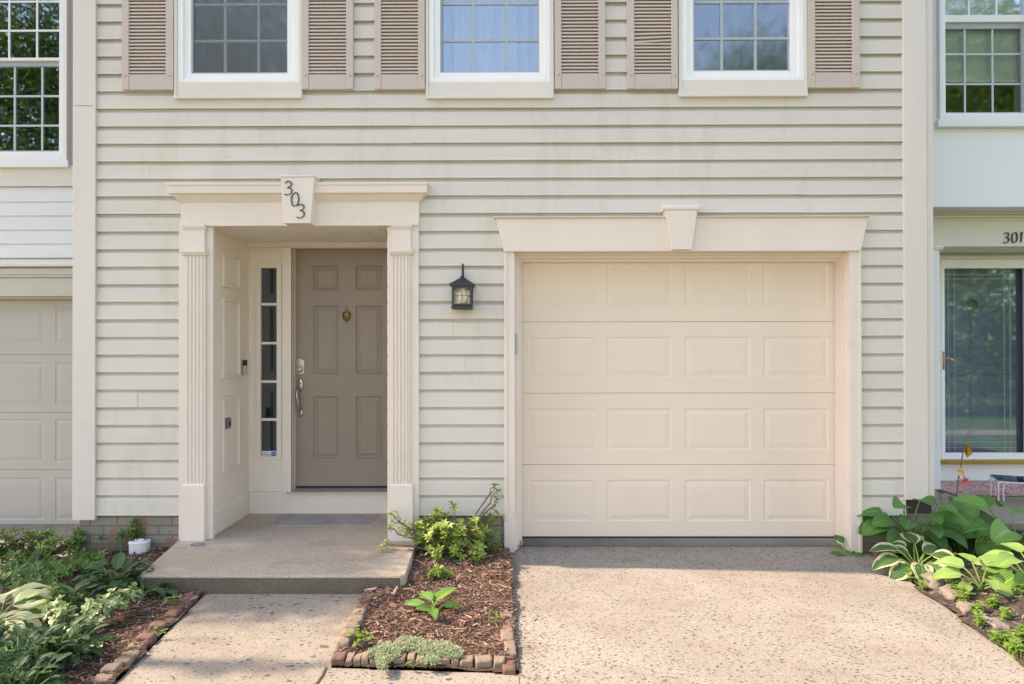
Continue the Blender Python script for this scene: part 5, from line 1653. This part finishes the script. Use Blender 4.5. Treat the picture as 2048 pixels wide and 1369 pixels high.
weed(G(752, 1192, .03), .6, "tiny weed below the corner of the stoop", n=3, seed=9)
weed(G(826, 1334, .02), .6, "tiny weed between the front bricks below the thyme", n=3, seed=10)

# --- planting bed beside the walk
b = Vector((P(100, 1100, -.1).x, -.15, .0))
shrub("azalea", "broad green azalea in shade between the corner board and the hosta", b,
      [lobe(60, 1092, -.05, 50, .7), lobe(125, 1095, -.1, 46, .7), lobe(165, 1128, -.25, 40, .6), lobe(50, 1135, -.3, 58, .6), lobe(115, 1150, -.45, 46, .5), lobe(20, 1172, -.6, 50, .5), lobe(190, 1150, -.4, 26, .5),
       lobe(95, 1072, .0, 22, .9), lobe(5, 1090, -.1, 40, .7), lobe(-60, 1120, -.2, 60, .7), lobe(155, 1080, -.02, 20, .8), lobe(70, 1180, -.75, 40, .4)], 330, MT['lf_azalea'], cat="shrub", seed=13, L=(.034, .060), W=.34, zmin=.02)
b = Vector((P(245, 1095, -.05).x, -.06, .0))
shrub("azalea", "thin azalea sprig behind the white pipe stub", b, [lobe(262, 1052, -.05, 16), lobe(243, 1066, -.04, 12), lobe(282, 1070, -.05, 9), lobe(272, 1068, -.03, 12), lobe(203, 1070, -.05, 9)], 22, MT['lf_azalea'], cat="shrub", seed=15, L=(.03, .046), W=.34)
def lungwort(label, base, n, Lr, seed, spread=(.05, .16), name="lungwort", el=(.5, 1.2)):
    rg = random.Random(seed); base = Vector(base)
    r = root(name, base, label, "plant")
    mf, ms = M(), M()
    for k in range(n):
        a = rg.uniform(0, 6.28); e = rg.uniform(*el); pl = rg.uniform(*spread)
        b0 = base + Vector((rg.uniform(-.05, .05), rg.uniform(-.05, .05), -.005)); p = b0 + azel(a, e) * pl
        ms.tube([b0, b0 + (p - b0) * .5 + Vector((0, 0, .01)), p], .003, 5)
        L = rg.uniform(*Lr)
        leaf(mf, p, azel(a, e - .3), azel(a, e - .3 + math.pi / 2), L, L * rg.uniform(.42, .56), rg.uniform(.4, 1.2), .25, 6, 2, 'lance', wave=.03, rg=rg)
    build(mf, "foliage", MT['lf_lung'], r, smooth=True); build(ms, "stems", MT['greenstem'], r, smooth=True)
    return r
lungwort("spotted lungwort with upright leaf near the corner of the stoop", G(238, 1178, .0), 60, (.08, .15), 21)
lungwort("spotted lungwort spreading against the stoop edge", G(285, 1192, .0), 40, (.07, .12), 22, (.03, .12), el=(.2, .9))
lungwort("spotted lungwort in the middle of the pale leaved clump", G(150, 1215, .0), 40, (.08, .13), 23)
for i, (px, py, lab) in enumerate(((60, 1345, "dense dark spotted lungwort nearest the camera beside the mulch"), (-40, 1320, "dark spotted lungwort at the very edge of the shrub bed"), (120, 1320, "dark spotted lungwort between pale clump and bare mulch"), (30, 1400, "dark spotted lungwort cut by the lower edge of the photo"))):
    lungwort(lab, G(px, py, .0), 190, (.04, .085), 30 + i, (.04, .18), el=(.25, 1.3))
b = G(150, 1275, .0)
shrub("deadnettle", "pale silvery leaved deadnettle clump catching sun beside the hosta", b, [lobe(120, 1225, b.y, 34, .8), lobe(165, 1248, b.y, 34, .7), lobe(195, 1215, b.y + .15, 30, .8), lobe(235, 1200, b.y + .2, 26, .8), lobe(140, 1265, b.y - .05, 30, .6), lobe(258, 1190, b.y + .3, 22, .8), lobe(105, 1190, b.y + .2, 16, .8)],
      200, MT['lf_pale'], L=(.022, .042), W=.58, shape='ovate', whorl=(4, 6), cat="plant", seed=17, lower=4, stemmat='greenstem', stem_r=.002)
b = G(185, 1300, .0)
shrub("deadnettle", "low pale leaved sprigs creeping over the sunlit mulch", b, [lobe(185, 1285, b.y, 14, .5), lobe(205, 1285, b.y, 10, .4), lobe(170, 1298, b.y, 14, .5), lobe(160, 1310, b.y - .1, 20, .5)], 24, MT['lf_pale'], L=(.016, .030), W=.6, shape='ovate', whorl=(4, 6), cat="plant", seed=18, lower=3, stemmat='greenstem', stem_r=.002)
b = G(-14, 1258, .02)
hosta("hosta", "cream edged hosta in full sun at the edge of the shrub bed", b,
      [(20, .12, 52, .21, .13, .7), (40, .15, 60, .22, .13, .6), (0, .11, 45, .20, .12, .8), (-20, .09, 40, .17, .12, .8), (70, .15, 66, .21, .13, .5), (100, .14, 66, .22, .12, .6), (150, .13, 58, .2, .09, .8), (-60, .09, 45, .17, .08, .9), (-110, .09, 45, .17, .08, .9), (200, .12, 50, .2, .09, .8), (55, .10, 45, .19, .08, .9), (10, .06, 70, .15, .06, .4)],
      MT['lf_hosta_cream'], shape='ovate', seed=19, wave=.05)
weed(G(230, 1248, .01), .9, "lone pale seedling with one upright leaf in the mulch by the bricks", n=3, seed=33)
weed(G(345, 1212, .01), 1.0, "small creeping weed over the bricks beside the walk", n=5, seed=34)
weed(G(318, 1272, .015), .7, "tiny yellow green weed between walk and bricks", n=3, seed=35)

# white pipe stub
pc = G(271, 1115, .0)
px_ = root("pipe_stub", (pc.x, pc.y + .02, -.02), "short white plastic drain pipe stub with rounded cap in the mulch beside the stoop", "pipe")
m = M()
def oval(cx, cy, rx, ry, z, n=28, p=3.0):
    out = []
    for k in range(n):
        a = 2 * math.pi * k / n; c, s_ = math.cos(a), math.sin(a)
        out.append((cx + rx * math.copysign(abs(c) ** (2 / p), c), cy + ry * math.copysign(abs(s_) ** (2 / p), s_), z))
    return out
yc = pc.y + .055
m.loft([oval(pc.x, yc, .066, .050, -.03), oval(pc.x, yc, .067, .051, .085), oval(pc.x, yc, .070, .054, .089), oval(pc.x, yc, .070, .054, .101), oval(pc.x, yc, .064, .048, .107)])
build(m, "pipe_body", MT['pvc'], px_, smooth=False, bevel=.002)
m = M(); m.loft([oval(pc.x, yc, .034, .024, .1075, p=2), oval(pc.x, yc, .032, .022, .117, p=2), oval(pc.x, yc, .028, .018, .120, p=2)])
build(m, "pipe_cap", MT['pvc'], px_, bevel=.001)

# --- hosta bed
def HB(px, py, z=.05): return G(px, py, z)
b = Vector((P(1812, 1050, -.02).x, -.06, .05))
hosta("hosta", "large plain green hosta against the corner board beside the garage", b,
      [(100, .44, 84, .20, .17, 1.1), (60, .42, 78, .20, .17, 1.0), (-100, .42, 80, .19, .165, 1.2), (-60, .38, 74, .19, .16, 1.2), (-130, .40, 74, .19, .165, 1.1), (-30, .40, 68, .19, .16, 1.0), (150, .40, 70, .2, .17, .9), (-80, .28, 62, .19, .16, 1.2), (-110, .12, 46, .18, .15, 1.1), (-20, .28, 54, .2, .16, 1.0), (-150, .30, 60, .2, .16, 1.0), (195, .26, 52, .27, .22, .8), (172, .34, 62, .26, .20, .9), (120, .36, 78, .22, .19, .8), (80, .34, 74, .22, .19, .9), (40, .30, 60, .25, .19, .9), (-5, .26, 48, .26, .20, .8), (-40, .24, 50, .24, .2, 1.0), (-75, .22, 54, .23, .2, 1.1), (-105, .20, 52, .23, .2, 1.2), (-140, .22, 50, .24, .21, 1.0), (-165, .30, 50, .24, .19, .9), (-90, .34, 68, .20, .17, 1.0), (-125, .32, 64, .21, .18, 1.0), (-45, .34, 64, .21, .18, 1.0), (-20, .36, 60, .23, .18, .9), (15, .36, 52, .24, .18, 1.0), (-60, .16, 40, .22, .18, 1.1), (-155, .14, 36, .22, .18, 1.0), (0, .18, 34, .24, .19, .9)],
      MT['lf_hosta'], seed=41, lscale=.76)
b = HB(1838, 1136)
hosta("hosta", "white edged green hosta in front of the large plain hosta", b,
      [(175, .13, 44, .18, .115, .9), (155, .16, 58, .17, .11, .8), (115, .14, 62, .17, .11, .9), (60, .18, 66, .18, .12, .7), (35, .18, 52, .19, .12, .9), (5, .17, 38, .19, .11, .8), (-30, .12, 42, .17, .11, 1.0), (-80, .10, 50, .17, .12, 1.1), (-115, .10, 48, .16, .115, 1.1), (-160, .11, 34, .16, .11, 1.0), (80, .16, 78, .16, .11, .7), (20, .12, 70, .16, .10, .8), (-50, .14, 62, .15, .1, 1.0), (140, .10, 70, .15, .1, .8)],
      MT['lf_hosta_var'], shape='ovate', seed=42, lscale=1.08)
b = HB(1960, 1178, .05)
hosta("hosta", "lime green hosta in sun with few big leaves above bare soil", b,
      [(170, .15, 50, .21, .13, .8), (140, .16, 64, .21, .15, .7), (95, .17, 72, .19, .14, .8), (-150, .10, 40, .15, .09, .9), (40, .14, 60, .2, .15, .9), (-12, .10, 36, .26, .20, .7), (-60, .08, 44, .14, .1, 1.0), (-100, .12, 62, .15, .12, 1.0)],
      MT['lf_hosta_lime'], seed=43, lscale=.74)
b = HB(2062, 1165, .05)
hosta("hosta", "larger lime green hosta cut by the edge of the photo", b,
      [(180, .15, 48, .25, .16, .7), (160, .15, 58, .26, .16, .7), (130, .15, 66, .24, .16, .8), (200, .15, 40, .25, .18, .8), (100, .2, 70, .24, .16, .8), (60, .2, 60, .24, .16, .8), (0, .18, 50, .24, .16, .8), (-100, .14, 45, .22, .16, .9), (-140, .16, 40, .22, .16, .9), (170, .12, 34, .2, .14, .9), (-160, .24, 60, .22, .16, .8)],
      MT['lf_hosta_lime'], seed=44, lscale=.74)
b = HB(2025, 1100, .05)
hosta("hosta", "big plain green hosta before the porch table", b,
      [(185, .24, 54, .25, .20, .9), (150, .30, 62, .25, .18, .7), (215, .18, 46, .26, .22, 1.0), (110, .32, 68, .25, .18, .8), (60, .30, 66, .25, .18, .8), (20, .28, 55, .25, .19, .9), (-40, .22, 50, .24, .19, .9), (-90, .22, 56, .24, .2, 1.0), (170, .36, 70, .22, .14, .5), (-140, .26, 58, .22, .18, 1.0), (195, .12, 36, .22, .18, 1.0)],
      leafmat("hosta_mid_leaf", (.13, .33, .07), (.24, .48, .12), ribs=32.0), seed=45)
b = Vector((P(1885, 1000, .25).x, .22, .06))
hosta("hosta", "dark leaved hosta with thin pale rims against the corner board by the porch", b,
      [(180, .34, 72, .15, .12, .9), (140, .38, 78, .16, .12, .8), (30, .30, 62, .16, .11, .9), (0, .26, 50, .17, .11, .9), (-50, .26, 56, .16, .11, 1.0), (-100, .24, 56, .16, .11, 1.0), (-150, .24, 60, .16, .11, 1.0), (70, .34, 72, .15, .1, .9), (20, .36, 58, .16, .1, .9)],
      leafmat("hosta_dark_rim_leaf", (.04, .12, .035), (.07, .18, .05), edge=(.35, .40, .18), edge_at=.8, ribs=28.0), seed=46)
b = Vector((P(1694, 1085, -.05).x, -.06, .002))
hosta("hosta", "small green hosta growing at the foot of the garage casing", b,
      [(180, .05, 40, .11, .06, .9), (130, .07, 66, .11, .055, .6), (100, .09, 74, .12, .06, .5), (0, .05, 40, .11, .06, .9), (-30, .05, 34, .11, .065, .9), (-160, .04, 30, .09, .055, .9), (40, .06, 60, .10, .05, .7)],
      MT['lf_hosta'], shape='ovate', seed=47)
# lilyturf
rg = random.Random(50)
b = Vector((P(1930, 1060, -.05).x, -.02, .05))
r = root("lilyturf", b, "dark grassy lilyturf clump between the two plain green hostas", "plant")
m = M()
for k in range(260):
    a = rg.uniform(0, 6.28); e = rg.uniform(.7, 1.5)
    leaf(m, b + Vector((rg.gauss(0, .07), rg.gauss(0, .06), -.01)), azel(a, e), azel(a, e + math.pi / 2), rg.uniform(.2, .36), .009, rg.uniform(.7, 2.2), .3, 6, 1, 'blade', rg=rg)
build(m, "blades", MT['lf_grass'], r, smooth=True)
# flower spike with withered yellow bloom
b = Vector((P(1912, 1000, .12).x, .12, .06))
r = root("flower_stalk", b, "thin dark flower stalk with drooping yellow brown bloom before the white storm door", "flower")
m = M()
t_ = [P(1913, 1000, .12), P(1917, 960, .12), P(1924, 918, .12), P(1929, 885, .12), P(1938, 862, .12)]
m.tube(catmull([b] + t_, 4), [.0045] * 16 + [.003] * 5, 6)
build(m, "stem", MT['twig'], r)
m = M()
h = P(1933, 890, .12)
for a, e, L in ((-.3, -.9, .085), (.4, -1.2, .10), (-1.2, -1.0, .085), (2.4, -1.3, .09), (.9, -.5, .07)):
    leaf(m, h, azel(a, e), azel(a, e + math.pi / 2), L, .042, .5, .35, 5, 2, 'ovate', rg=rg)
build(m, "withered_bloom", MT['petal_y'], r, smooth=True)
for (px, py, mt, nm, lab) in ((1920, 944, 'petal_o', "open_bloom", "orange and white bloom"), (1929, 963, 'petal_r', "red_bloom", "small red bloom")):
    m = M(); h = P(px, py, .10)
    for k in range(7):
        a = k * .9
        d = Vector((math.cos(a) * .8, -.5, math.sin(a) * .8))
        leaf(m, h, d, Vector((0, -1, 0)), rg.uniform(.03, .05), .02, .5, .25, 4, 1, 'ovate', rg=rg)
    m.tube([h, Vector((b.x + .004, b.y, h.z - .06))], .002, 4)
    o = build(m, nm, MT[mt], r, smooth=True); o["label"] = lab
# seedlings and ground cover along the stones
rg = random.Random(61)
m = M()
spots = [(1795, 1128, 22), (1835, 1128, 26), (1865, 1118, 22), (1850, 1145, 20), (1885, 1150, 20), (1880, 1135, 16), (1925, 1185, 18), (1910, 1170, 14), (1955, 1212, 12), (1985, 1200, 10), (2010, 1225, 10), (1995, 1265, 14), (2030, 1290, 16), (1870, 1100, 18), (1845, 1108, 16), (2035, 1180, 10), (2045, 1260, 12), (1815, 1146, 9), (1842, 1166, 9), (1960, 1238, 8), (2020, 1270, 14), (1786, 1118, 10)]
for px, py, rpx in spots:
    for k in range(int(rpx * 2.6)):
        g = G(px + rg.gauss(0, rpx * .5), py + rg.gauss(0, rpx * .3), .06)
        if not right_in(g.x, g.y): continue
        z = right_z(g.x, g.y) + rg.uniform(.0, .05)
        a0 = rg.uniform(0, 6.28)
        m.tube([(g.x, g.y, z - .06), (g.x, g.y, z)], .001, 3, False, .5)
        m.uv[-3:] = [[(0, 0)] * len(f) for f in m.f[-3:]]
        for j in range(4):
            a = a0 + j * 1.57 + rg.uniform(-.3, .3)
            l_ = rg.uniform(.014, .032)
            leaf(m, (g.x, g.y, z), azel(a, .45), UP, l_, l_ * .55, .6, .2, 3, 1, 'ovate', rg=rg)
tag(build(m, "ground_cover", MT['lf_weed'], smooth=True), "bright green seedlings and low weeds along the stones of the hosta bed", "weeds", None, "stuff")
# dry oak leaf on the driveway corner
g = G(1031, 1091, .03)
r = root("dry_leaf", (g.x, g.y, .005), "dry pinkish brown lobed leaf at the foot of the garage casing", "leaf")
m = M(); n = 26; pts = []
for k in range(n):
    a = 2 * math.pi * k / n
    rr_ = .062 * (.62 + .38 * math.cos(a * 5)) * (1.15 if abs(math.cos(a)) > .7 else .9)
    pts.append(Vector((g.x + rr_ * math.cos(a + .5), g.y + .6 * rr_ * math.sin(a + .5), .012 + .055 * max(0, math.sin(a + .5)) + .012 * math.cos(2 * a))))
c = Vector((g.x, g.y, .026))
for k in range(n): m.face([c, pts[k], pts[(k + 1) % n]], .5, [(0, 0), (1, 0), (1, 1)])
build(m, "blade", MT['lf_dry'], r)
m = M(); m.tube([c, (g.x - .03, g.y - .03, .008), (g.x - .06, g.y - .035, .006)], .0018, 5)
build(m, "stalk", MT['twig'], r)
# debris on the concrete
m = M(); rg = random.Random(71)
def drv_in(x, y): return ext(A, B, y) < x < ext(A, B, y) + .16 * rg.random() ** 2 + .01 and y < .1
chips(m, 220, (-.1, .3, -1.9, .1), drv_in, lambda x, y: .002, .008, .03, .003)
chips(m, 26, (0.1, 2.6, -1.95, -.2), lambda x, y: x < ext(dr_far, dr_near, y), lambda x, y: .002, .006, .016, .002)
chips(m, 16, (-2.0, -.9, -1.9, -.85), lambda x, y: ext(pl0, pl1, y) < x < ext(pr0, pr1, y), lambda x, y: .001, .006, .018, .002)
chips(m, 70, (-1.0, 0.1, -1.66, -1.50), lambda x, y: True, lambda x, y: -.001, .008, .03, .003)
tag(build(m, "debris", MT['mulch'], origin=(0.5, -1, 0)), "scattered bark crumbs and specks lying on the concrete", "debris", None, "stuff")

# ================================================================== trees and hedge around the forecourt
def tree(name, label, base, h, lobes, nleaf, size, seed, mat='lf_tree', trunk_r=.14, group=None, spread=.34, cat="tree"):
    rg = random.Random(seed); base = Vector(base)
    r = root(name, base, label, cat, group)
    mt_, mf, ml = M(), M(), M()
    top = base + Vector((rg.uniform(-.2, .2), rg.uniform(-.2, .2), h))
    n = 6
    tp = [base + (top - base) * (k / n) + Vector((rg.uniform(-.06, .06), rg.uniform(-.06, .06), 0)) for k in range(n + 1)]
    mt_.tube(tp, [trunk_r * (1.25 if k == 0 else 1 - .75 * k / n) for k in range(n + 1)], 9)
    tot = sum(l[1] * l[2] * l[3] for l in lobes)
    for c, rx, ry, rz in lobes:
        c = Vector(c)
        nn = int(nleaf * rx * ry * rz / tot)
        ncl = max(6, nn // 60)
        s0 = tp[min(n, max(2, int((c.z - base.z - rz) / max(.1, h) * n)))]
        cls = []
        for k in range(ncl):
            v = Vector((rg.gauss(0, 1), rg.gauss(0, 1), rg.gauss(0, 1))).normalized() * rg.random() ** .45
            cls.append(c + Vector((v.x * rx, v.y * ry, v.z * rz)))
        ml.tube(catmull([s0, s0 + (c - s0) * .5 + Vector((0, 0, .1)), c], 3), [trunk_r * .35 * (1 - .12 * k) for k in range(7)], 5)
        for q in cls[:max(5, ncl // 3)]:
            ml.tube([c + (q - c) * -.1, c + (q - c) * .5 + Vector((0, 0, .05)), q], [.022, .014, .006], 4, False)
        for q in cls:
            for k in range(nn // ncl):
                p = q + Vector((rg.gauss(0, 1) * spread * rx, rg.gauss(0, 1) * spread * ry, rg.gauss(0, .8) * spread * rz))
                d = Vector((rg.gauss(0, 1), rg.gauss(0, 1), rg.gauss(0, .6) - .3)).normalized()
                s_ = d.orthogonal().normalized(); s_ = (s_ * math.cos(k) + d.cross(s_) * math.sin(k))
                l_ = size * rg.uniform(.6, 1.25)
                mf.face([p - d * l_ * .5, p + s_ * l_ * .3, p + d * l_ * .5, p - s_ * l_ * .3], rg.random(), [(0, 0), (.6, .5), (0, 1), (-.6, .5)])
    build(mt_, "trunk", MT['bark'], r, smooth=True); build(ml, "limbs", MT['bark'], r); build(mf, "foliage", MT[mat], r)
    return r
ts = to_sun
def on_ray(x, y, z, dist): return Vector((x, y, z)) + ts * dist
def lob(x, y, z, dist, rx, ry, rz): return (on_ray(x, y, z, dist), rx, ry, rz)
# the tree whose crown shades stoop and shrub bed
shade = [lob(-2.2, -.50, .05, 9.0, .80, .52, .70), lob(-1.40, -.60, .05, 9.0, .50, .52, .55), lob(-3.0, -.25, .05, 9.3, .7, .45, .6), lob(-1.55, -.98, .0, 9.1, .50, .16, .45), lob(-1.2, -.45, .05, 8.7, .35, .45, .35),
         lob(-3.2, -2.12, .05, 9.0, .6, .36, .5), lob(-2.45, -2.12, .05, 9.2, .50, .33, .45), lob(-1.35, -1.76, .0, 9.2, .22, .10, .16), lob(-1.0, -1.72, .0, 9.0, .12, .07, .10), lob(-6.9, -.2, 0, 9, .9, .8, .8), lob(-7.2, -1.7, 0, 9.3, .9, .9, .8)]
tree("shade_tree", "leafy yard tree before the white sided neighbour house", (-9.3, -1.1, -.1), 5.6, shade, 52000, .06, 101)
tree("yard_tree", "tall dense tree opposite the row facing the white sided house", (-15.5, -15, -.24), 12, [((-15.5, -15, 10.5), 4.0, 3, 3.4), ((-11.5, -14.5, 8.5), 2.8, 2.2, 3.0), ((-19, -15, 9), 3.2, 2.4, 3.4), ((-8.2, -15, 9.6), 2.4, 2, 3.2), ((-14, -14, 6), 4.5, 2, 2.2)], 85000, .15, 102, trunk_r=.28)
tree("yard_tree", "round tree opposite the row facing the garage", (8.5, -17, -.24), 9.5, [((8.3, -17, 9.2), 2.2, 2, 2.2), ((6.2, -16.6, 8.0), 1.3, 1.4, 1.8), ((10.8, -17, 9.0), 2.2, 1.8, 2.6), ((8.3, -16.5, 6.2), 2.8, 1.6, 1.8)], 45000, .14, 103, trunk_r=.2)
tree("yard_tree", "spreading tree opposite the row facing the white fronted house", (15.5, -14, -.24), 11, [((15.5, -14, 10), 3, 2.6, 3.2), ((13, -13.6, 8), 2.2, 2, 2.8), ((17.5, -14, 8.5), 2.4, 2, 3.2), ((15, -13.6, 5), 3, 1.8, 2)], 50000, .15, 104, trunk_r=.24)
tree("boundary_bush", "rounded green bush across the lawn from the storm door", (10.6, -8.6, -.24), 1.6, [((10.6, -8.6, 1.8), 1.8, 1.0, 1.9), ((8.6, -8.8, 1.6), 1.3, .9, 1.8), ((12.8, -8.8, 1.6), 1.5, .9, 1.8), ((10.3, -9.3, 4.4), 3.4, 1.2, 1.8), ((10, -9.4, 6.2), 3, 1.2, 1.6)], 60000, .13, 105, trunk_r=.07, cat="bush", mat='lf_weed')
# tan footpath across the lawn
m = M(); m.face([(4, -4.4, -.225), (16, -4.1, -.225), (16, -5.0, -.225), (4, -5.2, -.225)])
struct(m, "footpath", MT['path'], "tan footpath crossing the lawn opposite the storm door", "path", origin=(10, -4.6, -.225))
